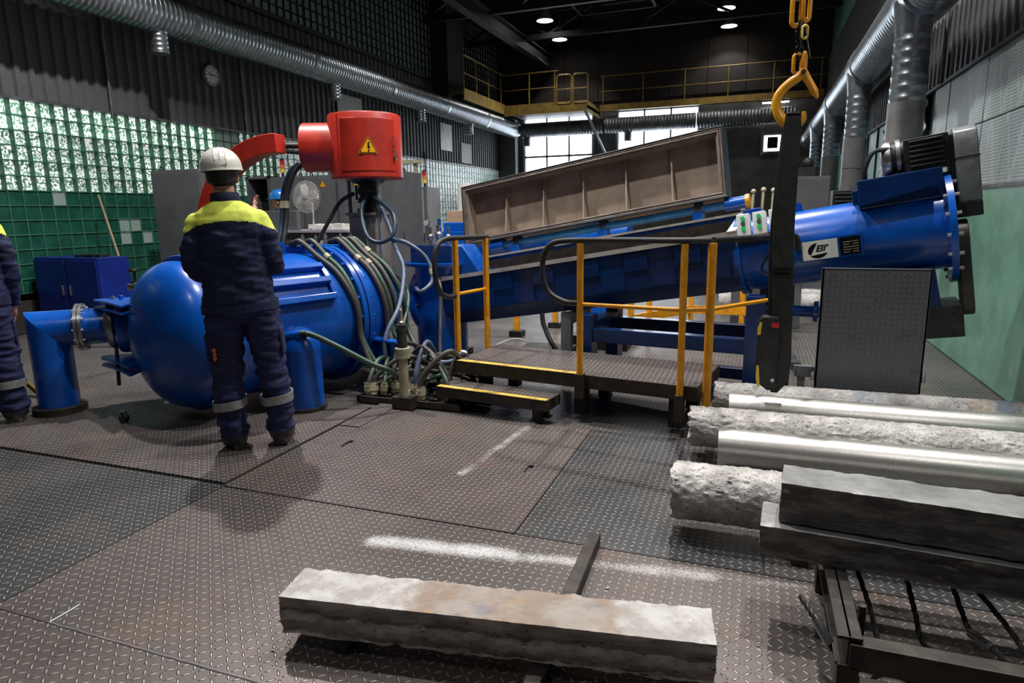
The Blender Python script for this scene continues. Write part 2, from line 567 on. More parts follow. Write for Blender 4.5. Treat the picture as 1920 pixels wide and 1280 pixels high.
        if bevel:
            b = o.modifiers.new('bevel', 'BEVEL')
            b.width = bevel
            b.segments = seg
            b.limit_method = 'ANGLE'
            b.angle_limit = R(40)
        return o


ROOT_M = {}


def thing(name, label, cat, M=None, group=None, kind=None):
    o = bpy.data.objects.new(name, None)
    COL.objects.link(o)
    if M is None:
        M = Matrix.Identity(4)
    elif not isinstance(M, Matrix):
        M = Matrix.Translation(Vector(M))
    o.matrix_world = M
    o.empty_display_size = .1
    ROOT_M[o.name] = M.copy()
    if kind:
        o['kind'] = kind
    if label:
        o['label'] = label
    if cat:
        o['category'] = cat
    if group:
        o['group'] = group
    return o


def tag(o, label, cat, group=None):
    o['label'] = label
    o['category'] = cat
    if group:
        o['group'] = group
    return o


def struct(o, label=None):
    o['kind'] = 'structure'
    if label:
        o['label'] = label
    return o


def inst(proto, parent, M, name=None):
    """another object on the same mesh data, placed by a local matrix"""
    o = bpy.data.objects.new(name or proto.name.split('.')[0], proto.data)
    COL.objects.link(o)
    o.parent = parent
    o.matrix_basis = M
    ROOT_M[o.name] = ROOT_M[parent.name]
    return o


def copy_tree(o, M, label=None, group=None, parent=None):
    c = o.copy()
    COL.objects.link(c)
    if parent is None:
        c.matrix_world = M
        ROOT_M[c.name] = M.copy()
        if label:
            c['label'] = label
        if group:
            c['group'] = group
    else:
        c.parent = parent
    for ch in list(o.children):
        copy_tree(ch, M, parent=c)
    return c


def spline(pts, k=8, closed=False):
    """Catmull-Rom through pts"""
    P = [Vector(p) for p in pts]
    out = []
    n = len(P)
    rng = n if closed else n - 1
    for i in range(rng):
        if closed:
            a, b, c, d = P[i - 1], P[i], P[(i + 1) % n], P[(i + 2) % n]
        else:
            b, c = P[i], P[i + 1]
            a = P[i - 1] if i else b * 2 - c
            d = P[i + 2] if i + 2 < n else c * 2 - b
        for j in range(k):
            t = j / k
            out.append(.5 * ((2 * b) + (c - a) * t + (2 * a - 5 * b + 4 * c - d) * t * t + (3 * b - a - 3 * c + d) * t ** 3))
    if not closed:
        out.append(P[-1])
    return out


def frameM(origin, xdir, zdir=(0, 0, 1)):
    x = Vector(xdir).normalized()
    z = Vector(zdir)
    y = z.cross(x).normalized()
    z = x.cross(y)
    T = Matrix((x, y, z)).transposed().to_4x4()
    T.translation = Vector(origin)
    return T


def zto(d, origin=(0, 0, 0)):
    """matrix that turns local z into direction d"""
    T = Vector(d).to_track_quat('Z', 'Y').to_matrix().to_4x4()
    T.translation = Vector(origin)
    return T


def text_mesh(body, size, depth=.0006):
    cu = bpy.data.curves.new('txt', 'FONT')
    cu.body = body
    cu.size = size
    cu.align_x = 'CENTER'
    cu.align_y = 'CENTER'
    cu.extrude = depth
    cu.offset = .0022
    ob = bpy.data.objects.new('txt', cu)
    COL.objects.link(ob)
    dg = bpy.context.evaluated_depsgraph_get()
    me = bpy.data.meshes.new_from_object(ob.evaluated_get(dg))
    bpy.data.objects.remove(ob, do_unlink=True)
    bpy.data.curves.remove(cu)
    return [v.co.copy() for v in me.vertices], [tuple(p.vertices) for p in me.polygons]

# ================================================================== THE SETTING
random.seed(7)
XL, XR, YF, ZC = -9.2, 1.92, 24.0, 8.0

# ---- floor: steel sub-floor with tread plates laid on it
fb = MB()
fb.box(-9.6, 2.3, -2.5, 24.4, -.12, -.014)
floor = struct(fb.build('floor', 'tread_floor', smooth=0), 'steel tread plate floor of the hall')
SLOTS = [(-2.49, 3.505, .13, .04), (-1.19, 3.46, .13, .04)]


def plate(x0, x1, y0, y1, z, mat, holes=()):
    m = MB()
    m.box(x0, x1, y0, y1, -.014, z)
    o = m.build('floor_plate', mat, floor, smooth=0, world=True)
    if holes:
        cut = MB()
        for hx, hy, ly, lx in holes:
            poly = []
            for k in range(16):
                a = 2 * PI * k / 16
                poly.append((hx + lx / 2 * math.cos(a), hy + (ly / 2 - lx / 2) * (1 if math.sin(a) > 0 else -1) + lx / 2 * math.sin(a)))
            cut.prism(poly, -.3, .3)
        c = cut.build('cutter', mat, floor, smooth=0, world=True)
        md = o.modifiers.new('holes', 'BOOLEAN')
        md.object = c
        md.operation = 'DIFFERENCE'
        dg = bpy.context.evaluated_depsgraph_get()
        me = bpy.data.meshes.new_from_object(o.evaluated_get(dg))
        o.modifiers.clear()
        o.data = me
        bpy.data.objects.remove(c, do_unlink=True)
    return o


plate(-6.0, -2.78, 2.715, 4.26, .014, 'tread_warm')
plate(-2.772, -2.606, 2.70, 3.82, 0, 'tread_warm')
plate(-2.772, -2.606, 3.826, 4.40, .006, 'tread_warm')
plate(-2.60, -1.003, 2.69, 4.28, .003, 'tread_warm', SLOTS)
plate(-.997, .108, 2.69, 4.28, 0, 'tread_blue')
plate(.114, 1.88, 2.69, 4.28, 0, 'tread_blue')
plate(-2.758, 1.88, 1.47, 2.683, 0, 'tread_warm')
plate(-6.0, -2.764, .9, 2.707, 0, 'tread_blue')
plate(-2.758, 1.88, .1, 1.464, .002, 'tread_warm')
plate(-6.0, -2.764, -.8, .894, 0, 'tread_warm')
for i, (x0, x1) in enumerate(((-9.15, -7.6), (-7.59, -6.01))):
    for j in range(4):
        plate(x0, x1, .9 + j * 2.4, .9 + j * 2.4 + 2.39, -.002 * ((i + j) % 2), 'tread_floor')
for j in range(2):
    plate(-6.0, -4.4 + .0, 4.27 + j * 2.6, 4.26 + (j + 1) * 2.6, -.003, 'tread_floor')
# dusty weld bead along the nearest seam
wb = MB()
pts = [(-2.44 + .03 * i, 1.467 + .004 * noise.noise((i * .7, 0, 0)), .002) for i in range(36)]
wb.tube(pts, [.004 + .003 * abs(noise.noise((i * .9, 3, 0))) for i in range(36)], 6)
pts = [(-2.437 + .003 * noise.noise((i * .7, 9, 0)), 1.47 + .02 * i, .002) for i in range(7)]
wb.tube(pts, .004, 6)
wb.build('weld_bead', 'slab_top', floor, world=True)
# loose crumbs of alloy near the ingot
cr = MB()
for i in range(130):
    x, y = random.uniform(-1.7, .6), random.uniform(1.3, 2.0)
    if i > 90:
        x, y = random.uniform(-2.6, .3), random.uniform(1.9, 4.2)
    r_ = random.uniform(.002, .006)
    cr.sphere((x, y, .002 + r_ * .5), (r_ * random.uniform(.7, 1.6), r_, r_ * .7), n=5, k=3)
co = cr.build('metal_crumbs', 'slab_top', None)
co['kind'] = 'stuff'
co['label'] = 'scattered bright metal crumbs on the tread plates'
co['category'] = 'debris'

# ---- ceiling with trusses
cb = MB()
cb.box(-9.6, 2.3, -2.5, 24.4, ZC, ZC + .15)
ceiling = struct(cb.build('ceiling', 'ceiling_dark', smooth=0), 'dark steel deck ceiling')
for y in (9, 12, 15, 18, 21):
    t = MB()
    t.bar((XL, y, 7.75), (XR, y, 7.75), .16, .2)
    t.bar((XL, y, 6.95), (XR, y, 6.95), .14, .16)
    xs = [XL + 1.39 * i for i in range(9)]
    for i in range(8):
        za, zb = (7.7, 7.0) if i % 2 else (7.0, 7.7)
        t.bar((xs[i], y, za), (xs[i + 1], y, zb), .07, .07)
    t.build('roof_truss', 'beam_steel', ceiling, smooth=0, world=True)
for x in (-6.0, -3.2, -.4):
    t = MB()
    t.bar((x, 3, 7.9), (x, 23.9, 7.9), .1, .14)
    t.build('purlin', 'beam_steel', ceiling, smooth=0, world=True)
for x in (-7.2,):
    t = MB()
    t.bar((x, 3, 6.55), (x, 23.9, 6.55), .26, .03)
    t.bar((x, 3, 6.95), (x, 23.9, 6.95), .26, .03)
    t.bar((x, 3, 6.75), (x, 23.9, 6.75), .03, .4)
    t.build('crane_rail_beam', 'beam_steel', ceiling, smooth=0, world=True)
t = MB()
t.bar((-5.2, 20.4, 7.3), (-3.0, 20.4, 7.3), .08, .1)
t.bar((-5.2, 17.4, 7.3), (-3.0, 17.4, 7.3), .08, .1)
t.bar((-5.2, 17.4, 7.3), (-5.2, 20.4, 7.3), .08, .1)
t.bar((-3.0, 17.4, 7.3), (-3.0, 20.4, 7.3), .08, .1)
t.build('crane_trolley_frame', 'beam_steel', ceiling, smooth=0, world=True)

# ---- left wall: glass blocks below, corrugated sheet above
wl = MB()
wl.box(XL - .4, XL - .12, 3.0, YF + .3, 0, ZC)
wl.box(XL - .12, XL, 3.0, YF, 0, .535 - .0975)
wall_left = struct(wl.build('wall_left', 'wall_dark', smooth=0), 'left wall of green glass blocks under grey corrugated sheet')
BP = .195


def block_mesh(pane):
    deep = .085 if pane in ('pane_bright', 'pane_mid') else .014
    m = MB(['green_frame', pane])
    h, r_, d = BP / 2, BP / 2 - .007, deep
    o = [(0, -h, -h), (0, h, -h), (0, h, h), (0, -h, h)]
    i_ = [(0, -r_, -r_), (0, r_, -r_), (0, r_, r_), (0, -r_, r_)]
    b = [(-d, y, z) for _, y, z in i_]
    m.add(o + i_ + b, [(k, (k + 1) % 4, 4 + (k + 1) % 4, 4 + k) for k in range(4)] + [(4 + k, 4 + (k + 1) % 4, 8 + (k + 1) % 4, 8 + k) for k in range(4)], 0)
    m.add(b, [(0, 1, 2, 3)], 1)
    return m


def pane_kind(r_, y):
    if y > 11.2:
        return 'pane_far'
    if r_ < 6:
        if 9.55 < y < 10.25 and r_ < 3:
            return 'pane_dim'
        return 'pane_bright' if r_ < 2 and y < 9.6 else 'pane_mid'
    return 'green_dark_pane'


PATCH = {(7, 16), (8, 9), (9, 8), (9, 10), (9, 15), (9, 18), (9, 19), (10, 14), (10, 15), (8, 8), (6, 3)}
protos = {}
rest = {}
for c in range(-4, 93):
    y = 5.92 + BP * (c + .5)
    for r_ in range(13):
        z = 3.07 - BP * (r_ + .5)
        k = pane_kind(r_, y)
        if (r_, c) in PATCH:
            k = 'pane_patch'
        if 0 <= c < 23:
            if k not in protos:
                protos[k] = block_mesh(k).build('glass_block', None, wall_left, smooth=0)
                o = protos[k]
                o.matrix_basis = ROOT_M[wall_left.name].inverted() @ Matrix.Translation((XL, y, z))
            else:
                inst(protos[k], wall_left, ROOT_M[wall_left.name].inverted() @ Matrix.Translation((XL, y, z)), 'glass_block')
        else:
            if k not in rest:
                rest[k] = MB(['green_frame', k])
            src = block_mesh(k)
            T = Matrix.Translation((XL, y, z))
            m = rest[k]
            off = len(m.v)
            m.v += [T @ p for p in src.v]
            m.f += [tuple(i + off for i in f) for f in src.f]
            m.mi += src.mi
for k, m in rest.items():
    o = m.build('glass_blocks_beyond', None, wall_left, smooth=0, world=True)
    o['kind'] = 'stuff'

# corrugated sheets, five ribs each, lapped
def sheet_mesh(x, w_ribs, z0, z1, pitch=.19, depth=.035, sgn=1):
    m = MB()
    prof = []
    for i in range(w_ribs):
        y = i * pitch
        prof += [(0, y), (0, y + pitch * .42), (depth, y + pitch * .54), (depth, y + pitch * .88), ]
    prof.append((0, w_ribs * pitch))
    v = [(x + sgn * a, y, z0) for a, y in prof] + [(x + sgn * a, y, z1) for a, y in prof]
    n = len(prof)
    m.add(v, [(i, i + 1, n + i + 1, n + i) for i in range(n - 1)])
    return m


first = None
for i in range(-2, 20):
    y = 5.0 + i * .95
    M_ = ROOT_M[wall_left.name].inverted() @ Matrix.Translation((XL - .02 + (.003 if i % 2 else 0), y, 0))
    if first is None:
        first = sheet_mesh(0, 5, 3.09, 5.35).build('corrugated_sheet', 'corrugated', wall_left, smooth=0)
        first.matrix_basis = M_
    else:
        inst(first, wall_left, M_, 'corrugated_sheet')
t = MB()
t.box(XL - .01, XL + .05, 3.0, YF, 3.065, 3.10)
t.build('sill_angle', 'gal_dull', wall_left, smooth=0, world=True)
t = MB()
t.box(XL - .05, XL + .12, 3.0, YF, 5.33, 5.42)
t.build('ledge', 'beam_steel', wall_left, smooth=0, world=True)
# dark clerestory of glass blocks above
cl = MB(['ceiling_dark', 'pane_dim'])
for c in range(0, 60):
    y = 10.5 + .22 * c
    cl.box(XL - .04, XL, y, y + .02, 5.42, 7.9)
for r_ in range(12):
    z = 5.42 + .21 * r_
    cl.box(XL - .04, XL, 10.5, 23.7, z, z + .02)
cl.box(XL - .08, XL - .05, 10.5, 23.7, 5.42, 7.9, 1)
o = cl.build('clerestory_blocks', None, wall_left, smooth=0, world=True)
o['kind'] = 'stuff'
# conduits down the sheet
for y, z0, z1 in ((7.56, 3.0, 4.9), (10.36, 3.05, 4.4), (14.9, 1.2, 3.3), (17.6, 1.2, 3.3)):
    t = MB()
    t.cyl((XL + .05, y, z0), (XL + .05, y, z1), .022, n=10)
    t.build('conduit', 'gal_dull', wall_left, world=True)
# little wall shelf bracket and pilaster
t = MB()
t.box(XL, XL + .55, 18.3, 19.4, 4.7, 7.9)
t.build('pilaster', 'wall_dark', wall_left, smooth=0, world=True)

# ---- far wall
wf = MB()
wf.box(-9.6, 2.3, YF + .1, YF + .35, 0, ZC)
wall_far = struct(wf.build('wall_far', 'concrete', smooth=0), 'far wall, grey concrete below and brown panels above')
for i in range(9):
    x0 = XL + i * 1.24
    t = MB()
    t.box(x0 + .01, x0 + 1.23, YF - .02, YF + .1, 5.35, 7.98)
    t.build('wall_panel', 'wall_dark', wall_far, smooth=0, world=True)
t = MB()
t.box(XL, XL + .7, YF - .4, YF + .1, 0, 5.3)
t.build('corner_sheeting', 'corrugated', wall_far, smooth=0, world=True)


def window(name, x0, x1, zs, ncol, label):
    fr = MB()
    z0, z1 = zs[0], zs[-1]
    fr.box(x0 - .08, x0, YF - .02, YF + .1, z0 - .08, z1 + .08)
    fr.box(x1, x1 + .08, YF - .02, YF + .1, z0 - .08, z1 + .08)
    for z in zs:
        fr.box(x0, x1, YF - .02, YF + .1, z - .035, z + .035)
    w = (x1 - x0) / ncol
    for c in range(1, ncol):
        fr.box(x0 + c * w - .03, x0 + c * w + .03, YF - .02, YF + .1, z0, z1)
    o = struct(fr.build(name, 'grey_light', smooth=0), label)
    for c in range(ncol):
        for r_ in range(len(zs) - 1):
            p = MB()
            p.box(x0 + c * w + .03, x0 + (c + 1) * w - .03, YF + .05, YF + .07, zs[r_] + .035, zs[r_ + 1] - .035)
            p.build('pane', 'window_glow', o, smooth=0, world=True)
    return o


window('window_1', -8.25, -5.69, [2.3, 3.55, 4.98], 3, 'tall bright window beside the left corner of the far wall')
window('window_2', -4.74, -2.0, [2.3, 3.55, 4.98], 3, 'tall bright window behind the open lid')
window('window_3', .11, .68, [3.35, 3.93], 1, 'small square bright window holding an extractor fan')
t = MB()
t.box(.24, .56, YF - .14, YF + .0, 3.47, 3.83)
fan = t.build('extractor_fan', 'black_metal', None, smooth=0, bevel=.01)
tag(fan, 'black square extractor fan set into the small bright window', 'fan')
t = MB()
for k in range(5):
    t.cyl((.4, YF - .145, 3.65), (.4 + .14 * math.cos(k * 1.257), YF - .145, 3.65 + .14 * math.sin(k * 1.257)), .02, n=6)
t.build('fan_blades', 'beam_steel', fan, world=True)

# far walkway
wk = thing('gantry_walkway', 'yellow edged gantry walkway with railings high on the far wall', 'walkway', (-6.9, 22.8, 4.86))
t = MB()
t.box(-8.45, -5.4, 22.0, 23.95, 4.88, 4.98)
t.box(XL, -8.3, 18.6, 23.95, 4.88, 4.98)
t.build('deck', 'beam_steel', wk, smooth=0, world=True)
t = MB()
t.box(-8.32, -5.4, 21.98, 22.02, 4.78, 5.12)
t.box(-8.34, -8.28, 18.6, 22.0, 4.84, 5.16)
t.box(-5.44, -5.40, 22.0, 23.95, 4.78, 5.12)
t.build('toe_board', 'yellow_dull', wk, smooth=0, world=True)
for x, y in [(-8.31, 18.65), (-8.31, 19.6), (-8.31, 20.6), (-8.31, 21.7), (-7.4, 22), (-6.5, 22)]:
    t = MB()
    t.cyl((x, y, 4.98), (x, y, 6.1), .025, n=8)
    t.build('rail_post', 'yellow_dull', wk, world=True)
t = MB()
t.cyl((-8.31, 18.65, 6.1), (-8.31, 22, 6.1), .022, n=8)
t.cyl((-8.31, 22, 6.1), (-6.4, 22, 6.1), .022, n=8)
t.cyl((-8.31, 18.65, 5.6), (-8.31, 22, 5.6), .016, n=8)
t.cyl((-8.31, 22, 5.6), (-6.4, 22, 5.6), .016, n=8)
t.build('rail', 'yellow_dull', wk, world=True)
for x0 in (-6.42, -5.86):
    a, b, z0, z1, r_ = x0, x0 + .5, 5.05, 5.95, .09
    pts = []
    for cx, cz, a0 in ((b - r_, z0 + r_, -90), (b - r_, z1 - r_, 0), (a + r_, z1 - r_, 90), (a + r_, z0 + r_, 180)):
        pts += [(cx + r_ * math.cos(R(a0 + k * 22.5)), 21.97, cz + r_ * math.sin(R(a0 + k * 22.5))) for k in range(5)]
    t = MB()
    t.tube(pts, .025, 8, closed=True)
    t.cyl((a, 21.97, 5.5), (b, 21.97, 5.5), .02, n=8)
    t.build('hoop_gate', 'yellow_dull', wk, world=True)
t = MB()
t.bar((-5.5, 22.1, 4.85), (-5.0, 23.9, 3.2), .07, .07)
t.build('brace', 'gal_dull', wk, smooth=0, world=True)
wk2 = thing('far_gantry', 'thin dull yellow gantry edge running right along the far wall', 'walkway', (-1.8, 23.7, 4.95))
t = MB()
t.box(-5.3, 1.8, 23.55, 23.95, 4.98, 5.08)
t.build('deck', 'beam_steel', wk2, smooth=0, world=True)
t = MB()
t.box(-5.3, 1.8, 23.5, 23.55, 4.95, 5.16)
t.build('toe_board', 'yellow_dull', wk2, smooth=0, world=True)
t = MB()
for z in (5.6, 6.1):
    t.cyl((-5.3, 23.53, z), (1.8, 23.53, z), .016, n=6)
for i in range(6):
    t.cyl((-5.2 + 1.38 * i, 23.53, 5.1), (-5.2 + 1.38 * i, 23.53, 6.1), .018, n=6)
t.build('rail', 'yellow_dull', wk2, world=True)


# tube light above the fan window
x = .42
t = thing('tube_light', 'white fluorescent tube light above the small fan window', 'lamp', (x, 23.7, 4.86))
m = MB()
m.box(x - .42, x + .42, 23.65, 23.75, 4.90, 4.985)
m.build('fitting', 'grey_light', t, smooth=0, world=True)
m = MB()
m.cyl((x - .4, 23.7, 4.88), (x + .4, 23.7, 4.88), .022, n=8)
m.build('tube', 'lamp_glow', t, world=True)

# ---- right wall
wr = MB()
wr.box(XR, XR + .3, 2.0, YF + .3, 0, 1.67)
wr.box(XR + .06, XR + .3, 2.0, YF + .3, 1.67, ZC)
wall_right = struct(wr.build('wall_right', 'green_plaster', smooth=0), 'right wall, glossy green plaster below')
for r_ in range(2):
    for c in range(11):
        y0 = 2.3 + c * .64
        t = MB()
        t.box(XR + .005 * (c % 2), XR + .03, y0 + .006, y0 + .634, 1.68 + r_ * .585, 2.255 + r_ * .585)
        t.build('perforated_panel', 'perforated', wall_right, smooth=0, world=True, bevel=.004)
t = MB()
t.box(XR - .012, XR + .05, 2.0, 9.4, 1.655, 1.685)
t.build('sill_strip', 'gal_dull', wall_right, smooth=0, world=True)
first = None
for i in range(0, 24):
    y = 1.6 + i * .95
    M_ = ROOT_M[wall_right.name].inverted() @ Matrix.Translation((XR + .03 + (.003 if i % 2 else 0), y, 0))
    if first is None:
        first = sheet_mesh(0, 5, 2.86, 6.2, sgn=-1).build('corrugated_sheet', 'corrugated', wall_right, smooth=0)
        first.matrix_basis = M_
    else:
        inst(first, wall_right, M_, 'corrugated_sheet')
t = MB()
t.box(XR - .04, XR + .05, 1.6, YF, 2.835, 2.87)
t.build('edge_trim', 'beam_steel', wall_right, smooth=0, world=True)
for i in range(6):
    y0 = 9.75 + i * 2.35
    o = MB()
    for a, b in ((y0, y0 + .06), (y0 + 2.2, y0 + 2.26), (y0 + 1.1, y0 + 1.15)):
        o.box(XR - .02, XR + .06, a, b, 1.1, 2.84)
    o.box(XR - .02, XR + .06, y0, y0 + 2.26, 1.06, 1.12)
    o.box(XR - .02, XR + .06, y0, y0 + 2.26, 1.95, 1.99)
    w = struct(o.build('window_%d' % (4 + i), 'black_metal', smooth=0), 'frosted green window with dark frame in the right wall')
    for a, b in ((y0 + .06, y0 + 1.1), (y0 + 1.15, y0 + 2.2)):
        for c, d in ((1.12, 1.95), (1.99, 2.84)):
            p = MB()
            p.box(XR + .01, XR + .03, a, b, c, d)
            p.build('pane', 'frosted', w, smooth=0, world=True)
t = MB()
t.cyl((XR - .05, 8.9, 2.85), (XR - .05, 8.9, 5.5), .02, n=8)
t.build('conduit', 'gal_dull', wall_right, world=True)
# torn white cloth hanging in the window gaps
for i, (y, z0, z1) in enumerate(((9.55, 1.9, 2.78), (12.1, 1.75, 2.7), (14.4, 1.6, 2.6))):
    m = MB()
    n = 26
    v, f = [], []
    for k in range(n + 1):
        z = z1 + (z0 - z1) * k / n
        for j in range(5):
            yy = y + (j - 2) * .035 * (1 + .5 * noise.noise((k * .5, i, 1)))
            xx = XR - .07 + .03 * math.sin(k * .8 + j) + .02 * noise.noise((k * .4, j * .5, i * 7))
            v.append((xx, yy + .03 * noise.noise((k * .35, 5, i)), z))
    for k in range(n):
        for j in range(4):
            f.append((k * 5 + j, k * 5 + j + 1, (k + 1) * 5 + j + 1, (k + 1) * 5 + j))
    m.add(v, f)
    o = m.build('cloth_strip', 'white_cloth', None, smooth=180)
    sol = o.modifiers.new('thick', 'SOLIDIFY')
    sol.thickness = .006
    tag(o, 'crumpled white cloth strip hanging beside the right wall window', 'cloth', 'cloth strips on the right wall')

# ---- round ducts
def ribbed(m, p0, p1, r_, pitch=.085, rib=.012, n=26, mi=0):
    F, L = MB.frame(p0, p1)
    k = max(2, int(L / pitch))
    prof = []
    for i in range(k):
        z = L * i / k
        d = L / k
        prof += [(r_, z), (r_ + rib * .2, z + d * .35), (r_ + rib, z + d * .5), (r_ + rib * .2, z + d * .65)]
    prof.append((r_, L))
    T = F @ Matrix(((0, 0, 1, 0), (1, 0, 0, 0), (0, 1, 0, 0), (0, 0, 0, 1)))
    m.lathe(prof, n, mi, T)
    return m


XD, ZD, RD = -8.5, 4.5, .275
dl = thing('ventilation_duct', 'long galvanised spiral duct along the left wall with short outlets', 'duct', (XD, 13, ZD))
for i in range(7):
    m = MB()
    ribbed(m, (XD, 2.5 + i * 3.0, ZD), (XD, 2.5 + i * 3.0 + 2.96, ZD), RD)
    m.build('duct_section', 'galvanised', dl, world=True, smooth=60)
for i in range(7):
    m = MB()
    y = 5.46 + i * 3.0
    m.cyl((XD, y - .03, ZD), (XD, y + .07, ZD), RD + .016, n=28)
    c = m.build('collar', 'galvanised', dl, world=True)
    m = MB()
    m.cyl((XD, y, ZD + RD), (XD, y, 6.9 if y < 18.5 else 4.878), .008, n=6)
    m.build('hanger', 'beam_steel', c, world=True)
for y in (7.96, 12.36, 16.2, 19.4):
    m = MB()
    ribbed(m, (XD, y, ZD - RD + .04), (XD, y, ZD - RD - .30), .125, .06, .008, 20)
    m.cyl((XD, y, ZD - RD - .28), (XD, y, ZD - RD - .30), .134, n=20)
    m.build('outlet', 'galvanised', dl, world=True)
m = MB()
m.sphere((XD, 23.45, ZD), RD + .01, n=20, k=12)
m.build('elbow', 'galvanised', dl, world=True)
df = thing('cross_duct', 'dark ribbed duct crossing the far wall in front of the windows', 'duct', (-3.7, 23.5, 4.5))
for i in range(3):
    m = MB()
    ribbed(m, (-8.2 + i * 3.1, 23.5, 4.45), (-8.2 + i * 3.1 + 3.05, 23.5, 4.45), .25, .1, .014, 22)
    m.build('duct_section', 'gal_dull', df, world=True, smooth=60)
for x in (-8.0, -4.3):
    m = MB()
    m.cyl((x, 23.5, 4.25), (x, 23.5, 3.9), .13, n=16)
    m.build('outlet', 'gal_dull', df, world=True)

XD, ZD, RD = 1.52, 3.66, .28
dr = thing('extraction_duct', 'galvanised spiral duct sloping past the right wall with tall drop pipes', 'duct', (XD, 13, ZD))
for i in range(5):
    m = MB()
    y0 = 4.6 + i * 3.8
    ribbed(m, (XD, y0, ZD), (XD, y0 + 3.3, ZD), RD, .11, .008)
    m.build('duct_section', 'galvanised', dr, world=True, smooth=60)
    m = MB()
    m.cyl((XD, y0 + 3.3, ZD), (XD, y0 + 3.8, ZD), RD + .022, n=28)
    m.build('tee_sleeve', 'galvanised', dr, world=True)
for i, (y, zb) in enumerate(((8.15, 1.84), (11.95, 1.75), (15.75, 1.7), (19.5, 1.6))):
    xd = XD - .10
    m = MB()
    m.cyl((xd, y, ZD - .1), (xd, y, ZD - .44), .20, .165, n=24)
    ribbed(m, (xd, y, ZD - .44), (xd, y, 2.55), .165, .1, .008, 24)
    d = m.build('drop_pipe', 'galvanised', dr, world=True, smooth=60)
    m = MB()
    m.lathe([(.172, 2.57), (.176, 2.3), (.170, 2.05), (.178, zb)], 24, 0, Matrix.Translation((xd, y, 0)))
    m.cyl((xd, y, 2.12), (xd, y, 2.13), .18, n=24, cap=False)
    m.build('fabric_sleeve', 'sleeve_plastic', d, world=True)

# ---- high bay lamps and the added front fill
for i, (x, y, z, wt) in enumerate(BAYS_AND_FILL):
    lab = 'round high bay lamp with bright lens under the roof trusses'
    t = thing('high_bay_lamp', lab, 'lamp', (x, y, z), 'high bay lamps under the roof')
    m = MB()
    m.lathe([(.03, .42), (.09, .40), (.10, .22), (.25, .06), (.27, 0), (.255, 0), (.235, .05), (.0, .08)], 24, 0)
    m.cyl((0, 0, .4), (0, 0, ZC - z), .012, n=8)
    m.build('housing', 'grey_light', t)
    m = MB()
    m.lathe([(0, .012), (.2, .018), (.225, .04)], 24)
    m.build('lens', 'lamp_glow', t)
    ld = bpy.data.lights.new('bay_light', 'SPOT')
    ld.energy = wt
    ld.spot_size = R(116)
    ld.spot_blend = .35
    ld.shadow_soft_size = .11
    ld.color = (1, .97, .93)
    lo = bpy.data.objects.new('bay_light', ld)
    COL.objects.link(lo)
    lo.parent = t
    lo.location = (0, 0, -.03)

# ---- wall floodlight
fx, fy, fz, fw_ = FLOOD
t = thing('wall_floodlight', 'grey floodlight bracketed to the right wall above the bar rack', 'lamp', (fx, fy, fz))
FLM = zto(Vector((-3.2, .9, -2.2)), (0, 0, 0))
m = MB()
m.prism([(-.14, -.1), (.14, -.1), (.14, .1), (-.14, .1)], -.09, -.005, 0, FLM)
m.build('case', 'grey_paint', t, smooth=0, bevel=.01)
m = MB()
m.prism([(-.12, -.08), (.12, -.08), (.12, .08), (-.12, .08)], -.005, .0, 0, FLM)
m.build('lens', 'lamp_glow', t, smooth=0)
m = MB()
m.bar((.02, 0, 0), (XR - fx + .07, 0, 0), .04, .04)
m.build('bracket', 'grey_paint', t, smooth=0)
ld = bpy.data.lights.new('flood_light', 'SPOT')
ld.energy = fw_
ld.spot_size = R(120)
ld.spot_blend = .5
ld.shadow_soft_size = .09
ld.color = (1, .97, .94)
lo = bpy.data.objects.new('flood_light', ld)
COL.objects.link(lo)
lo.parent = t
lo.matrix_basis = zto(Vector((3.2, -.9, 2.2)), Vector((-3.2, .9, -2.2)).normalized() * .03)

# ================================================================== FURNACE VESSEL
AX = R(72)
C0 = Vector((-4.03, 3.70, 0))
VM = Matrix.Translation(C0) @ Matrix.Rotation(AX, 4, 'Z')     # local x = vessel axis, -y = side towards the worker
ZV, RV = .636, .557
LX = Matrix(((0, 0, 1, 0), (1, 0, 0, 0), (0, 1, 0, 0), (0, 0, 0, 1)))   # lathe axis z -> local x
VA = Matrix.Translation((0, 0, ZV)) @ LX


def vp(x, th, r_):
    """point on the vessel: station x, angle th in degrees from the top towards -y"""
    return Vector((x, -r_ * math.sin(R(th)), ZV + r_ * math.cos(R(th))))


ves = thing('furnace_vessel', 'large glossy blue furnace vessel with domed door and bolted flanges', 'furnace', VM)
m = MB()
m.lathe([(RV, 0), (RV, 1.24)], 64, 0, VA)
shell = m.build('shell', 'blue', ves)
# domed door
m = MB()
prof = [(RV * math.sin(a), -.32 * math.cos(a) ** .85 if math.cos(a) > 0 else 0) for a in [PI / 2 * k / 20 for k in range(20)]] + [(RV, 0), (RV, .012)]
m.lathe(prof, 64, 0, VA)
dome = m.build('dome_door', 'blue', ves, smooth=60)
m = MB()
m.lathe([(RV - .02, .012), (.592, .012), (.597, .02), (.597, .06), (.592, .068), (RV - .01, .068)], 64, 0, VA)
m.build('rim_flange', 'blue', ves)
Vi = VM.inverted()
for z in (.885, .425):
    m = MB()
    for dz in (0, -.055):
        poly = [(-4.30, 3.42), (-4.48, 3.92), (-4.62, 3.90), (-4.86, 3.70), (-4.88, 3.66), (-4.84, 3.62), (-4.60, 3.55)]
        m.prism(poly, z + dz - .02, z + dz, 0, Vi)
    if z > .6:
        m.cyl((-4.66, 3.72, z - .09), (-4.66, 3.72, z + .03), .018, n=10, T=Vi)
    m.build('hinge_lug', 'blue', dome, bevel=.004)
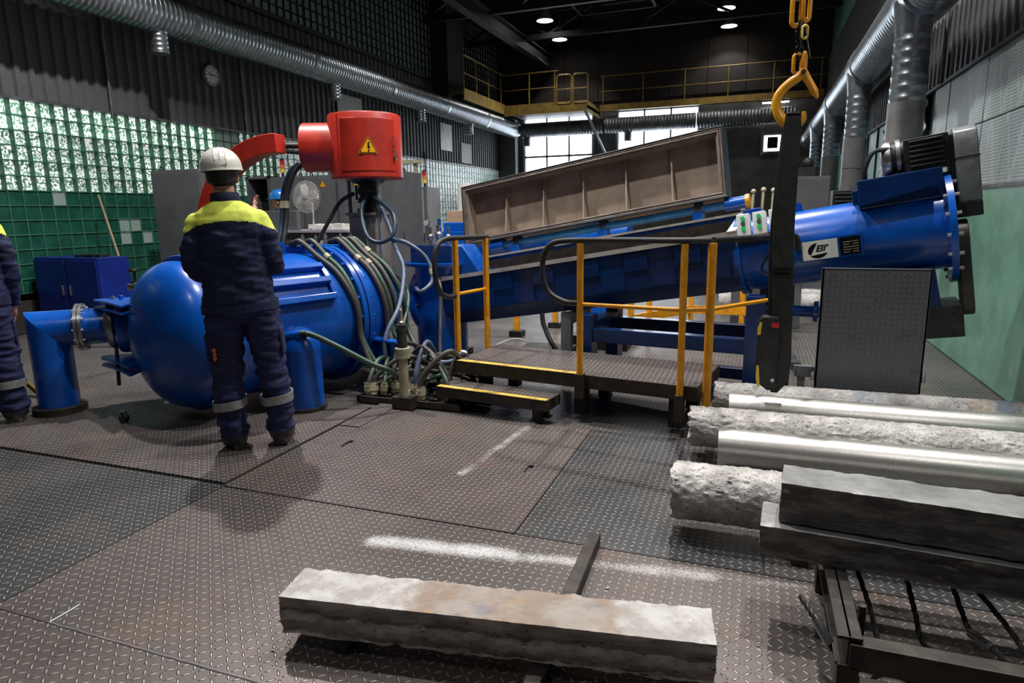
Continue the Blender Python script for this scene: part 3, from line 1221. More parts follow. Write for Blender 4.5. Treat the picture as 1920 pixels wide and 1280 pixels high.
# stiffened panel on the flank
for th in (40, 54, 68):
    m = MB()
    a, b = vp(.14, th, RV + .022), vp(1.0, th, RV + .022)
    m.bar(a, b, .05, .095, 0, upv=(0, -math.sin(R(th)), math.cos(R(th))))
    m.build('stiffener_rib', 'blue', ves, smooth=0, bevel=.006)
ths = [39 + 30 * k / 14 for k in range(15)]
for x0, x1, r0, r1 in ((.98, 1.02, RV - .01, RV + .045), (.12, .15, RV - .01, RV + .045)):
    m = MB()
    v, f = [], []
    for th in ths:
        v += [vp(x0, th, r0), vp(x1, th, r0), vp(x1, th, r1), vp(x0, th, r1)]
    for k in range(14):
        f += [(k * 4 + j, k * 4 + (j + 1) % 4, (k + 1) * 4 + (j + 1) % 4, (k + 1) * 4 + j) for j in range(4)]
    m.add(v, f)
    m.build('panel_end_strip', 'blue', ves)
for lo_, hi_ in ((42.5, 51.5), (56.5, 65.5)):
    m = MB()
    v, f = [], []
    for k in range(9):
        th = lo_ + (hi_ - lo_) * k / 8
        v += [vp(.16, th, RV + .012), vp(.97, th, RV + .012), vp(.97, th, RV - .005), vp(.16, th, RV - .005)]
    for k in range(8):
        f += [(k * 4 + j, k * 4 + (j + 1) % 4, (k + 1) * 4 + (j + 1) % 4, (k + 1) * 4 + j) for j in range(4)]
    f += [(0, 1, 2, 3), (32, 33, 34, 35)]
    m.add(v, f)
    m.build('cover_panel', 'blue', ves)
# body flanges with bolts
m = MB()
m.lathe([(RV - .03, 1.235), (.606, 1.235), (.612, 1.242), (.612, 1.28), (.57, 1.28)], 64, 0, VA)
m.lathe([(.57, 1.295), (.612, 1.295), (.612, 1.338), (.606, 1.345), (.5, 1.345)], 64, 0, VA)
fl_ = m.build('body_flange', 'blue', ves)
m = MB()
m.lathe([(.575, 1.27), (.60, 1.272), (.60, 1.30), (.575, 1.305)], 64, 0, VA)
m.build('gasket', 'black_metal', fl_)
first = None
for k in range(22):
    th = k * 360 / 22 + 6
    p = vp(1.22, th, .585)
    if first is None:
        bm_ = MB()
        bm_.cyl((-.012, 0, 0), (.02, 0, 0), .017, n=6)
        bm_.cyl((.02, 0, 0), (.13, 0, 0), .010, n=8)
        bm_.cyl((.115, 0, 0), (.145, 0, 0), .016, n=6)
        first = bm_.build('bolt', 'blue', fl_)
        first.matrix_basis = Matrix.Translation(p)
    else:
        inst(first, fl_, Matrix.Translation(p), 'bolt')
m = MB()
m.lathe([(.552, 1.34), (.552, 1.66)], 64, 0, VA)
m.build('rear_shell', 'blue', ves)
m = MB()
m.lathe([(.552, 1.655), (.565, 1.66), (.565, 1.69), (.52, 1.72), (.40, 1.80), (.30, 1.84), (0, 1.85)], 48, 0, VA)
m.build('rear_head', 'blue', ves, smooth=30)
# manifold block with fittings on top
mb_ = MB()
mb_.box(1.02, 1.62, -.10, .16, ZV + .50, ZV + .615)
man = mb_.build('manifold_block', 'blue', ves, smooth=0, bevel=.006)
first = None
for i, (x, y) in enumerate([(1.06, -.05), (1.12, .02), (1.2, -.05), (1.3, -.04), (1.38, .05), (1.46, -.05), (1.53, .03), (1.58, -.05)]):
    if first is None:
        q = MB()
        q.lathe([(.014, 0), (.014, .03), (.008, .032), (.008, .06), (.013, .062), (.013, .08), (.006, .082), (.006, .10), (0, .10)], 10)
        first = q.build('fitting', 'bright_steel', man)
        first.matrix_basis = Matrix.Translation((x, y, ZV + .612))
    else:
        inst(first, man, Matrix.Translation((x, y, ZV + .612)), 'fitting')
# lifting eye
for x in (.86, .62):
    m = MB()
    m.lathe([(.022, -.012), (.05, -.012), (.05, .012), (.022, .012), (.022, -.012)], 20, 0, Matrix.Translation((x, -.02, ZV + RV + .055)) @ Matrix.Rotation(PI / 2, 4, 'X'))
    m.box(x - .05, x + .05, -.032, -.008, ZV + RV - .02, ZV + RV + .03)
    m.build('lifting_eye', 'blue', ves)
# supporting legs
for (wx, wy) in ((-3.26, 4.08), (-4.0, 4.95)):
    m = MB()
    T = Vi @ Matrix.Translation((wx, wy, 0))
    m.cyl((0, 0, .02), (0, 0, .50), .145, n=32, T=T)
    prof = [(.145, .50), (.135, .56), (.10, .62), (.04, .66), (0, .665)]
    m.lathe(prof, 32, 0, T)
    lg = m.build('leg', 'blue', ves, smooth=50)
    m = MB()
    m.cyl((0, 0, 0.014), (0, 0, .045), .165, n=32, T=T)
    m.build('foot_ring', 'brown_steel', lg)
m = MB()
m.cyl((-3.46, 3.92, .60), (-3.22, 3.99, .625), .026, n=14, T=Vi)
m.cyl((-3.22, 3.99, .625), (-3.19, 4.0, .628), .032, n=10, T=Vi)
m.build('drain_tube', 'blue', ves)
# bracket low on the rear section
m = MB()
T = Vi @ Matrix.Translation((-2.93, 4.83, 0)) @ Matrix.Rotation(R(-18), 4, 'Z')
m.prism([(-.17, .12), (.17, .16), (.16, .46), (-.17, .42)], -.01, .01, 0, T @ Matrix.Rotation(PI / 2, 4, 'X'))
for x in (-.16, -.03, .1):
    m.box(x, x + .02, -.07, .01, .13, .44, 0, T)
m.box(-.18, .18, -.08, .02, .43, .45, 0, T)
m.build('support_bracket', 'blue', ves, smooth=0)
# worn spot on the door is a decal of bare primer
m = MB()
# warning free: rag on top is its own thing
rag = MB()
v, f = [], []
N = 18
for i in range(N + 1):
    for j in range(N + 1):
        u_, w_ = i / N * 2 - 1, j / N * 2 - 1
        rr = math.hypot(u_, w_)
        x, th = .34 + .10 * u_, 33 + 9.0 * w_
        h = .03 + .055 * max(0, 1 - rr) ** .6 + .03 * noise.noise((u_ * 2.3, w_ * 2.3, 4)) + .012 * noise.noise((u_ * 6, w_ * 6, 1))
        k = 1 + .16 * noise.noise((u_ * 2, w_ * 2, 9))
        v.append(VM @ vp(.34 + .11 * u_ * k, 33 + 8.0 * w_ * k, RV + max(.022, h + .02)))
for i in range(N):
    for j in range(N):
        f.append((i * (N + 1) + j, (i + 1) * (N + 1) + j, (i + 1) * (N + 1) + j + 1, i * (N + 1) + j + 1))
rag.add(v, f)
ro = rag.build('cleaning_rag', 'grey_cloth', None, smooth=180)
ro.modifiers.new('t', 'SOLIDIFY').thickness = .004
tag(ro, 'crumpled grey cleaning rag lying on the blue vessel', 'rag')

# ---- vacuum elbow pipe at the door side
EX, EY, ZP = -5.10, 3.42, .675
pd = Vector((math.cos(R(42)), math.sin(R(42)), 0))
eb = thing('elbow_pipe', 'blue mitred elbow pipe standing on the floor beside the domed door', 'pipe', (EX, EY, 0))
n = 32
rp = .142
lean = Vector((0, 0, 0))
m = MB()
# mitre: both pipes are cut on the plane halfway between them
v = []
for i in range(n):
    a = 2 * PI * i / n
    off = Vector((rp * math.cos(a), rp * math.sin(a), 0))
    v.append(Vector((off.x, off.y, .05)))
for i in range(n):
    a = 2 * PI * i / n
    off = Vector((rp * math.cos(a), rp * math.sin(a), 0))
    d = off.dot(pd)
    v.append(Vector((off.x, off.y, ZP - d)))
m.add(v, [(i, (i + 1) % n, n + (i + 1) % n, n + i) for i in range(n)])
m.build('upright_pipe', 'blue', eb, smooth=50)
side = Vector((-pd.y, pd.x, 0))
m = MB()
v = []
for i in range(n):
    a = 2 * PI * i / n
    cs, sn = math.cos(a), math.sin(a)
    # cut plane: along pd = -(z offset)
    base = side * (rp * cs) + Vector((0, 0, ZP + rp * sn)) + pd * (-rp * sn)
    v.append(base)
for i in range(n):
    a = 2 * PI * i / n
    v.append(side * (rp * math.cos(a)) + Vector((0, 0, ZP + rp * math.sin(a))) + pd * .42)
m.add(v, [(i, (i + 1) % n, n + (i + 1) % n, n + i) for i in range(n)])
m.build('horizontal_pipe', 'blue', eb, smooth=50)
m = MB()
F = zto(pd, pd * .20 + Vector((0, 0, ZP)))
m.lathe([(.14, 0), (.185, 0), (.185, .022), (.14, .022)], 36, 0, F)
m.lathe([(.14, .028), (.185, .028), (.185, .05), (.14, .05)], 36, 0, F)
fg = m.build('flange', 'steel', eb)
first = None
for k in range(12):
    a = k * PI / 6
    M_ = F @ Matrix.Translation((.163 * math.cos(a), .163 * math.sin(a), -.012))
    if first is None:
        q = MB()
        q.cyl((0, 0, 0), (0, 0, .075), .010, n=6)
        first = q.build('bolt', 'steel', fg)
        first.matrix_basis = M_
    else:
        inst(first, fg, M_, 'bolt')
m = MB()
F = zto(pd, pd * .40 + Vector((0, 0, ZP)))
m.lathe([(.14, 0), (.165, .0), (.19, .03), (.19, .055), (.165, .075), (.14, .075)], 36, 0, F)
m.bar((.0, .17, .0), (.0, .22, .07), .05, .03, T=F)
m.build('clamp_ring', 'steel', eb)
m = MB()
F = zto(pd, pd * .475 + Vector((0, 0, ZP - .02)))
m.lathe([(.16, 0), (.20, .005), (.208, .03), (.208, .30)], 40, 0, F)
m.build('door_neck', 'blue', eb)
m = MB()
m.lathe([(.13, .0), (.185, .0), (.185, .055), (.14, .06)], 32, 0, Matrix.Translation((0, 0, .012)))
m.build('base_collar', 'brown_steel', eb)
m = MB()
m.tube(spline([(-.02, -.02, .56), (.12, .05, .53), (.3, .25, .5), (.42, .33, .48)], 6), .004, 6)
m.tube(spline([(.26, .16, .83), (.24, .13, .7), (.2, .1, .55), (.05, .06, .55)], 6), .004, 6)
m.build('thin_cable', 'steel', eb)
# clamp lever bar hanging from the neck
m = MB()
m.cyl((-4.70, 3.66, .58), (-4.63, 3.58, .22), .014, n=10)
m.build('clamp_lever', 'brown_steel', eb, world=True)
# swivel castor standing under the door
cs_ = thing('castor', 'small steel castor wheel standing under the domed door', 'wheel', (-4.34, 3.36, .014))
m = MB()
m.cyl((-.016, 0, .033), (.016, 0, .033), .033, n=18)
m.build('wheel', 'dark_steel', cs_)
m = MB()
m.box(-.022, -.018, -.012, .012, .03, .085)
m.box(.018, .022, -.012, .012, .03, .085)
m.box(-.022, .022, -.012, .012, .08, .09)
m.build('fork', 'steel', cs_)

# ================================================================== POWER HEAD (red housing on its column)
HX, HY = -3.68, 5.82
ph = thing('electrode_housing', 'red steel electrode housing with warning sign on a square column', 'housing', Matrix.Translation((HX, HY, 1.5)) @ Matrix.Scale(1.0, 4) @ Matrix.Translation((0, 0, -1.5)))
m = MB()
m.box(-.145, .145, -.145, .145, -.01, 1.50)
m.box(-.17, .17, -.17, .17, 1.50, 1.53)
m.build('column', 'column_steel', ph, smooth=0, bevel=.006)
m = MB()
m.lathe([(0, 1.53), (.12, 1.53), (.12, 1.57), (.085, 1.575), (.085, 1.62), (.11, 1.625), (.11, 1.67), (.09, 1.675), (.09, 1.71), (.13, 1.72), (.13, 1.76), (.10, 1.765), (.10, 1.81), (.15, 1.82), (.19, 1.86), (0, 1.87)], 28)
for k in range(8):
    a = k * PI / 4 + .2
    m.cyl((.125 * math.cos(a), .125 * math.sin(a), 1.66), (.125 * math.cos(a), .125 * math.sin(a), 1.80), .012, n=6)
m.build('insulator_stack', 'black_metal', ph)
m = MB()
m.lathe([(0, 1.855), (.34, 1.855), (.355, 1.87), (.355, 2.45), (.345, 2.465), (0, 2.47)], 56)
drum = m.build('drum', 'red', ph)
m = MB()
a0 = R(200)
m.cyl((0, 0, 2.17), (.60 * math.cos(a0), .60 * math.sin(a0), 2.17), .235, n=40)
m.build('side_duct', 'red', ph)


def ang_panel(m, th0, th1, z0, z1, r0, r1, k=14, mi=0):
    v, f = [], []
    for i in range(k + 1):
        a = R(th0 + (th1 - th0) * i / k)
        for r_, z in ((r0, z0), (r1, z0), (r1, z1), (r0, z1)):
            v.append((r_ * math.cos(a), r_ * math.sin(a), z))
    for i in range(k):
        f += [(i * 4 + j, i * 4 + (j + 1) % 4, (i + 1) * 4 + (j + 1) % 4, (i + 1) * 4 + j) for j in range(4)]
    f += [(0, 1, 2, 3), (k * 4, k * 4 + 1, k * 4 + 2, k * 4 + 3)]
    m.add(v, f, mi)


m = MB()
ang_panel(m, 262, 352, 1.92, 2.405, .35, .362)
dr_ = m.build('door', 'red', drum, bevel=.003)
m = MB()
for z in (2.12, 2.24):
    a = R(348)
    m.tube([(.36 * math.cos(a), .36 * math.sin(a), z), (.40 * math.cos(a), .40 * math.sin(a), z), (.40 * math.cos(a), .40 * math.sin(a), z - .08), (.36 * math.cos(a), .36 * math.sin(a), z - .08)], .006, 6)
a = R(349)
m.cyl((.375 * math.cos(a), .375 * math.sin(a), 2.02), (.375 * math.cos(a), .375 * math.sin(a), 2.06), .015, n=8)
m.build('handle', 'steel', ph)
m = MB()
ang_panel(m, 256, 258, 1.87, 2.45, .35, .360, 2)
m.build('seam_strip', 'red', ph)


def wrap(m, pts2, d, th_mid, zc, mi=0):
    """flat outline on a plate tangent to the drum, d in front of it"""
    a_ = R(th_mid)
    x_, y_ = Vector((-math.sin(a_), math.cos(a_), 0)), Vector((0, 0, 1))
    T_ = Matrix((x_, y_, x_.cross(y_))).transposed().to_4x4()
    T_.translation = Vector((d * math.cos(a_), d * math.sin(a_), zc))
    m.prism(pts2, -.002, 0, mi, T_)


def rtri(s, rr, n=5):
    """triangle with rounded corners"""
    pts = []
    for k in range(3):
        a = R(90 + 120 * k)
        c = (math.cos(a) * (s - rr * 2), math.sin(a) * (s - rr * 2))
        for j in range(n):
            b = a + R(-60 + 120 * j / (n - 1))
            pts.append((c[0] + rr * math.cos(b), c[1] + rr * math.sin(b)))
    return pts


sign = MB(['yellow_sign', 'black_gloss'])
TH = 306
wrap(sign, rtri(.108, .012), .366, TH, 2.13, 0)
wrap(sign, rtri(.100, .011), .3675, TH, 2.13, 1)
wrap(sign, rtri(.086, .009), .369, TH, 2.13, 0)
bolt = [(-.002, .058), (.012, .058), (.008, .018), (.018, .022), (.007, -.022), (.012, -.02), (.002, -.045), (-.006, -.018), (-.001, -.021), (.004, .004), (-.008, 0)]
wrap(sign, bolt, .3705, TH, 2.125, 1)
sign.build('warning_sign', None, drum, smooth=0)
for dx, dy in ((-.30, .12), (.22, -.16)):
    m = MB()
    m.cyl((dx, dy, -.01), (dx, dy, 1.86), .022, n=10)
    m.build('support_pole', 'grey_frame', ph)
# bus rod
m = MB()
m.cyl((-.55, -.2, 2.19), (-1.0, -.36, 2.20), .028, n=12)
m.cyl((-.55, -.2, 2.12), (-.98, -.36, 2.16), .02, n=10)
m.build('bus_rod', 'dark_steel', ph)

# ---- red curved jib arm
arm = thing('jib_arm', 'red curved box section jib arm rising behind the worker', 'arm', (-5.18, 5.10, 0.03))
m = MB()
v, f = [], []
K = 20
cx, cz = .98, 1.30
for i in range(K + 1):
    a = R(180 - 90 * i / K) if i <= K else 0
    for r_, yy in ((.98, -.10), (.98, .10), (.80, .10), (.80, -.10)):
        v.append((cx + r_ * math.cos(a) * .92 - .06, yy, cz + r_ * math.sin(a) * .96))
for i in range(K):
    f += [(i * 4 + j, i * 4 + (j + 1) % 4, (i + 1) * 4 + (j + 1) % 4, (i + 1) * 4 + j) for j in range(4)]
f += [(0, 1, 2, 3), (K * 4, K * 4 + 1, K * 4 + 2, K * 4 + 3)]
m.add(v, f)
Ta = Matrix.Rotation(R(12), 4, 'Z')
m.v = [Ta @ p for p in m.v]
m.build('arch', 'red', arm, bevel=.006)
m = MB()
m.box(.01, .19, -.1, .1, 0, 1.32, 0, Ta)
m.build('post', 'red', arm, smooth=0, bevel=.006)

# ================================================================== CHARGING HEAD between vessel and trough
ch = thing('charging_head', 'blue vertical chamber with round ledge and chromed valves on top', 'chamber', (-2.98, 5.98, 0))
m = MB()
m.lathe([(.26, .10), (.26, 1.0), (.30, 1.02)], 40)
m.build('chamber_shell', 'blue', ch)
m = MB()
m.lathe([(.25, 1.0), (.36, 1.0), (.365, 1.008), (.365, 1.03), (.25, 1.035)], 40)
m.build('ledge', 'blue', ch)
m = MB()
m.box(-.24, .2, -.18, .18, 1.03, 1.20)
m.build('top_box', 'blue_shaded', ch, smooth=0, bevel=.008)
m = MB()
m.prism([(.18, 1.2), (.32, 1.2), (.62, .78), (.62, .55), (.2, .55)], -.16, .16, 0, Matrix.Rotation(PI / 2, 4, 'X'))
m.build('slope_cowl', 'blue', ch, bevel=.01)
for i, (x, y, z, r_) in enumerate([(-.05, -.1, 1.22, .035), (.05, -.12, 1.24, .04), (.0, 0, 1.30, .03), (.12, -.05, 1.22, .03)]):
    m = MB()
    m.cyl((x, y, 1.19), (x, y, z + .05), r_ * .6, n=10)
    m.sphere((x, y, z + .06), r_, n=12, k=8)
    m.cyl((x, y, z + .09), (x, y, z + .16), r_ * .5, n=8)
    m.build('valve', 'bright_steel' if i != 2 else 'blue', ch)
m = MB(['bright_steel', 'white_sign'])
m.cyl((-.06, -.14, 1.42), (-.06, -.17, 1.42), .032, n=20)
m.cyl((-.06, -.171, 1.42), (-.06, -.173, 1.42), .027, n=20, m=1)
m.cyl((-.06, -.14, 1.28), (-.06, -.14, 1.40), .008, n=8)
m.build('pressure_gauge', None, ch)
m = MB()
m.box(-.2, .25, -.25, .2, 0, .12)
m.build('plinth', 'brown_steel', ch, smooth=0)

# ================================================================== INCLINED FEEDER TROUGH
TA, TI = R(-8.6), math.atan(.163)
TM = Matrix.Translation((-1, 5.75, .98)) @ Matrix.Rotation(TA, 4, 'Z') @ Matrix.Rotation(-TI, 4, 'Y')
tro = thing('feeder_trough', 'long blue inclined feeder with open trough, barrel and drive end', 'feeder', TM)
outer = [(-.30, .19), (-.30, -.14), (-.17, -.265), (.17, -.265), (.30, -.14), (.30, .335)]
inner = [(.28, .335), (.28, -.13), (.16, -.245), (-.16, -.245), (-.28, -.13), (-.28, .19)]
XT = Matrix(((0, 0, 1, 0), (1, 0, 0, 0), (0, 1, 0, 0), (0, 0, 0, 1)))
m = MB()
m.prism(outer + inner, -1.82, .93, 0, XT)
for x0, x1 in ((-1.84, -1.82), (.93, .95)):
    m.prism(outer, x0, x1, 0, XT)
m.build('trough_body', 'blue_shaded', tro, smooth=0)
# machined rim
m = MB()
m.box(-1.86, .97, -.335, -.275, .175, .212)
m.prism([(-.335, .19), (-.335, .21), (.335, .355), (.335, .335)], .90, .97, 0, XT)
m.prism([(-.335, .19), (-.335, .21), (.335, .355), (.335, .335)], -1.86, -1.79, 0, XT)
m.box(-1.86, .97, .275, .335, .335, .355)
m.build('rim', 'machined', tro, smooth=0)
m = MB()
m.box(-1.55, .86, -.2, -.16, .02, .10)
m.box(-1.55, .86, .18, .22, .12, .20)
m.box(-1.58, .86, .21, .27, .20, .30)
m.build('inner_rail', 'brown_steel', tro, smooth=0)
m = MB()
m.prism([(-.16, -.2), (.16, -.2), (.27, -.1), (.27, -.09), (.15, -.185), (-.15, -.185), (-.27, -.09), (-.27, -.1)], -1.8, .91, 0, XT)
m.build('liner', 'black_metal', tro, smooth=0)
first = None
for i in range(11):
    x = -1.45 + .215 * i
    z = .085 if i % 2 else -.06
    if first is None:
        q = MB()
        q.box(0, .2, -.318, -.30, -.07, .07)
        first = q.build('cooling_pad', 'blue_shaded', tro, smooth=0, bevel=.004)
        first.matrix_basis = Matrix.Translation((x, 0, z))
    else:
        inst(first, tro, Matrix.Translation((x, 0, z)), 'cooling_pad')
# inlet flange end
m = MB()
m.cyl((-2.22, 0, -.02), (-1.83, 0, -.02), .265, n=40)
m.build('inlet_pipe', 'blue', tro)
m = MB()
m.cyl((-2.235, 0, -.02), (-2.205, 0, -.02), .35, n=44)
m.cyl((-2.195, 0, -.02), (-2.16, 0, -.02), .35, n=44)
ifl = m.build('inlet_flange', 'blue', tro)
first = None
for k in range(14):
    a = k * 2 * PI / 14
    M_ = Matrix.Translation((-2.25, .31 * math.cos(a), -.02 + .31 * math.sin(a)))
    if first is None:
        q = MB()
        q.cyl((0, 0, 0), (.115, 0, 0), .014, n=6)
        first = q.build('bolt', 'steel', ifl)
        first.matrix_basis = M_
    else:
        inst(first, ifl, M_, 'bolt')
# barrel
m = MB()
m.cyl((.95, 0, 0), (2.33, 0, 0), .282, n=56)
bar_ = m.build('barrel', 'blue', tro)
m = MB()
m.cyl((.93, 0, 0), (.975, 0, 0), .31, n=48)
m.build('barrel_collar', 'blue', tro)
m = MB()
m.lathe([(.27, 2.315), (.385, 2.315), (.385, 2.355), (.27, 2.355)], 48, 0, LX)
m.cyl((2.32, 0, 0), (2.35, 0, 0), .28, n=32)
ef = m.build('end_flange', 'blue', tro)
first = None
for k in range(16):
    a = k * PI / 8 + .1
    M_ = Matrix.Translation((2.295, .35 * math.cos(a), .35 * math.sin(a)))
    if first is None:
        q = MB()
        q.cyl((0, 0, 0), (.09, 0, 0), .013, n=6)
        first = q.build('bolt', 'steel', ef)
        first.matrix_basis = M_
    else:
        inst(first, ef, M_, 'bolt')
m = MB()
poly = [(-.06, 0), (.06, 0), (.06, .05), (.04, .075), (-.04, .075), (-.06, .05)]
hole = [(.016 * math.cos(a), .042 + .016 * math.sin(a)) for a in [2 * PI * k / 12 for k in range(12)]]
m.prism(poly, -.01, .01, 0, Matrix.Translation((1.36, -.02, .27)) @ Matrix.Rotation(PI / 2, 4, 'X'))
le = m.build('lifting_lug', 'blue', tro)
m = MB()
m.prism(hole, -.0115, .0115, 0, Matrix.Translation((1.36, -.02, .27)) @ Matrix.Rotation(PI / 2, 4, 'X'))
m.build('eye', 'white_sign', le)
# drive end
m = MB()
m.box(1.80, 2.31, -.2, .2, .22, .42)
m.box(1.76, 1.80, -.12, .05, .24, .36)
m.build('drive_box', 'blue_shaded', tro, smooth=0, bevel=.006)
m = MB()
m.prism([(1.8, .24), (2.26, .30), (2.26, .33), (1.8, .27)], -.31, -.2, 0, Matrix.Rotation(PI / 2, 4, 'X') @ Matrix.Diagonal((1, 1, -1, 1)))
m.build('side_shelf', 'blue_shaded', tro, smooth=0)
m = MB()
m.box(2.10, 2.36, -.15, .12, .42, .64)
for k in range(6):
    z = .445 + .033 * k
    m.box(2.13, 2.33, -.175, -.15, z, z + .014)
m.cyl((1.99, -.02, .54), (2.11, -.02, .54), .11, n=24)
mo = m.build('motor', 'black_metal', tro, smooth=30, bevel=.004)
m = MB()
m.lathe([(.06, 1.96), (.105, 1.965), (.12, 1.99), (.12, 2.02), (.095, 2.03)], 24, 0, Matrix.Translation((0, -.02, .54)) @ LX)
m.lathe([(.10, 2.05), (.125, 2.055), (.125, 2.08), (.10, 2.085)], 24, 0, Matrix.Translation((0, -.02, .54)) @ LX)
m.build('fan_cowl', 'steel', mo)
m = MB()
m.tube(spline([(2.03, -.1, .60), (1.92, -.14, .60), (1.86, -.14, .50), (1.85, -.1, .41)], 8), .016, 8)
m.build('motor_cable', 'black_rubber', mo)
m = MB()
pts = [(-.17, .16), (.12, .16), (.12, .56), (.09, .63), (.03, .66), (-.08, .66), (-.14, .63), (-.17, .56)]
m.prism(pts, 2.385, 2.52, 0, XT)
bg_ = m.build('belt_guard', 'gal_dull', tro, smooth=30, bevel=.008)
m = MB()
m.box(2.38, 2.525, -.175, .125, .45, .458)
m.build('guard_seam', 'black_metal', bg_, smooth=0)
m = MB()
m.box(2.36, 2.52, -.17, .12, .06, .16)
m.box(2.355, 2.385, -.14, .10, .10, .62)
m.build('gear_case', 'black_metal', tro, smooth=0, bevel=.006)
m = MB()
pts = [(.12 * math.cos(R(a)), .10 + .12 * math.sin(R(a))) for a in range(0, 181, 20)] + [(.12 * math.cos(R(a)), -.38 + .06 * math.sin(R(a))) for a in range(180, 361, 30)]
m.prism([(a - .10, b - .17) for a, b in pts], 2.36, 2.43, 0, XT)
m.build('chain_guard', 'dark_steel', tro, smooth=30, bevel=.006)
m = MB()
m.prism([(1.62, -.26), (2.22, -.24), (2.25, -.66), (2.05, -.72), (1.62, -.62)], -.22, .22, 0, Matrix.Rotation(PI / 2, 4, 'X'))
m.build('discharge_chute', 'blue_shaded', tro, smooth=0, bevel=.006)
m = MB()
m.box(1.95, 2.36, -.24, .24, -.74, -.52)
for x in (2.0, 2.3):
    m.cyl((x, -.25, -.70), (x, -.235, -.70), .014, n=6)
    m.cyl((x, -.25, -.56), (x, -.235, -.56), .014, n=6)
m.build('chute_flange', 'black_metal', tro, smooth=0, bevel=.004)
# maker's plate: grey logo plate and a small data plate
pl = MB()
PT = Matrix.Translation((1.60, -.291, -.02)) @ Matrix.Rotation(PI / 2, 4, 'X')
pl.box(-.205, .205, -.075, .08, -.006, .0, 0, PT)
bp = pl.build('name_plate', 'blue', tro, smooth=0)
pl = MB()
pl.box(-.19, .045, -.068, .068, 0, .004, 0, PT)
pl.build('logo_plate', 'white_sign', bp, smooth=0)
lg_ = MB()
LT = PT @ Matrix.Translation((-.085, -.004, .0045))
# crescent on the left, broken by a slanted L shaped gap, and a crescent below
c1 = [(.066 * math.cos(R(a)), .055 * math.sin(R(a))) for a in range(100, 206, 8)] + [(-.048, -.028), (-.028, .01), (-.003, .054)]
lg_.prism(c1, 0, .001, 0, LT)
c2 = [(.066 * math.cos(R(a)), .055 * math.sin(R(a))) for a in range(218, 336, 8)] + [(.06, -.022)]
lg_.prism(c2, 0, .001, 0, LT)
tv, tf = text_mesh('EII\u2019', .062)
SH = Matrix(((1, .32, 0, .028), (0, 1, 0, .012), (0, 0, 1, 0), (0, 0, 0, 1)))
lg_.add([tuple(SH @ p) for p in tv], tf, 0, LT)
lg_.build('logo', 'black_gloss', bp, smooth=0)
pl = MB()
pl.box(.058, .19, -.06, .066, 0, .004, 0, PT)
dp = pl.build('data_plate', 'black_gloss', bp, smooth=0)
pl = MB()
for k in range(5):
    pl.box(.08, .12 + .012 * (k % 3), -.045 + k * .018, -.038 + k * .018, .004, .0046, 0, PT)
    pl.box(.14, .178, -.045 + k * .018, -.038 + k * .018, .004, .0046, 0, PT)
pl.build('data_lines', 'tray_brown', dp, smooth=0)
# push button stations
for i, x in enumerate((1.03, 1.145, 1.26)):
    pl = MB()
    BT = Matrix.Translation((x, -.30, .235)) @ Matrix.Rotation(R(-12), 4, 'X')
    pl.box(-.047, .047, -.035, .035, -.085, .085, 0, BT)
    bx_ = pl.build('button_box', 'white_sign', tro, smooth=0, bevel=.005)
    for k in range(3):
        pl = MB()
        pl.cyl((0, -.035, .048 - .04 * k), (0, -.05, .048 - .04 * k), .016, n=14, T=BT)
        pl.build('button', 'lamp_green' if k != 1 else 'hose_green', bx_)
pl = MB()
pl.box(.97, 1.33, -.29, -.22, .12, .16)
pl.box(.97, 1.33, -.31, -.26, .10, .14)
pl.build('button_bracket', 'black_metal', tro, smooth=0)
pl = MB()
pl.box(.99, 1.12, -.05, .05, .28, .36)
pl.build('junction_box', 'blue', tro, smooth=0, bevel=.004)
# hinge tube along the far rim
m = MB()
m.cyl((-1.45, .40, .44), (.78, .40, .44), .035, n=16)
ht = m.build('hinge_tube', 'blue_light', tro)
m = MB()
m.cyl((.78, .40, .44), (.95, .40, .44), .055, n=16)
m.build('hinge_hub', 'blue', ht)
m = MB()
m.cyl((-1.6, .40, .44), (-1.45, .40, .44), .06, n=16)
m.build('hinge_hub', 'blue', ht)
m = MB()
m.cyl((.95, .40, .44), (.985, .40, .44), .062, n=16)
m.build('hub_cap', 'yellow_hook', ht)
for x in (-1.3, -.35, .55):
    m = MB()
    m.box(x - .04, x + .04, .31, .44, .33, .42)
    m.build('hinge_bracket', 'blue', tro, smooth=0)

# lid: open tray standing on edge behind the trough
L0, L1, Z0, Z1, Y0, Y1 = -1.90, .82, .50, 1.125, .36, .52
TL = Matrix.Translation((0, Y0, Z0)) @ Matrix.Rotation(R(-10), 4, 'X') @ Matrix.Translation((0, -Y0, -Z0))
m = MB()
m.box(L0 + .02, L1 - .02, Y1 - .012, Y1, Z0 + .02, Z1 - .02)
lid = m.build('lid', 'tray_brown', tro, smooth=0)
lid['label'] = 'open brown tray lid with six compartments'
lid.matrix_basis = TL
m = MB()
m.box(L0 + .02, L1 - .02, Y0, Y1, Z0 + .045, Z0 + .06)
m.box(L0 + .02, L1 - .02, Y0, Y1, Z1 - .06, Z1 - .045)
m.box(L0 + .05, L0 + .065, Y0, Y1, Z0 + .05, Z1 - .05)
m.box(L1 - .065, L1 - .05, Y0, Y1, Z0 + .05, Z1 - .05)
m.build('tray_wall', 'tray_brown', lid, smooth=0)


def rect_ring(m, x0, x1, z0, z1, w, ya, yb, mi=0):
    m.box(x0, x1, ya, yb, z0, z0 + w, mi)
    m.box(x0, x1, ya, yb, z1 - w, z1, mi)
    m.box(x0, x0 + w, ya, yb, z0 + w, z1 - w, mi)
    m.box(x1 - w, x1, ya, yb, z0 + w, z1 - w, mi)


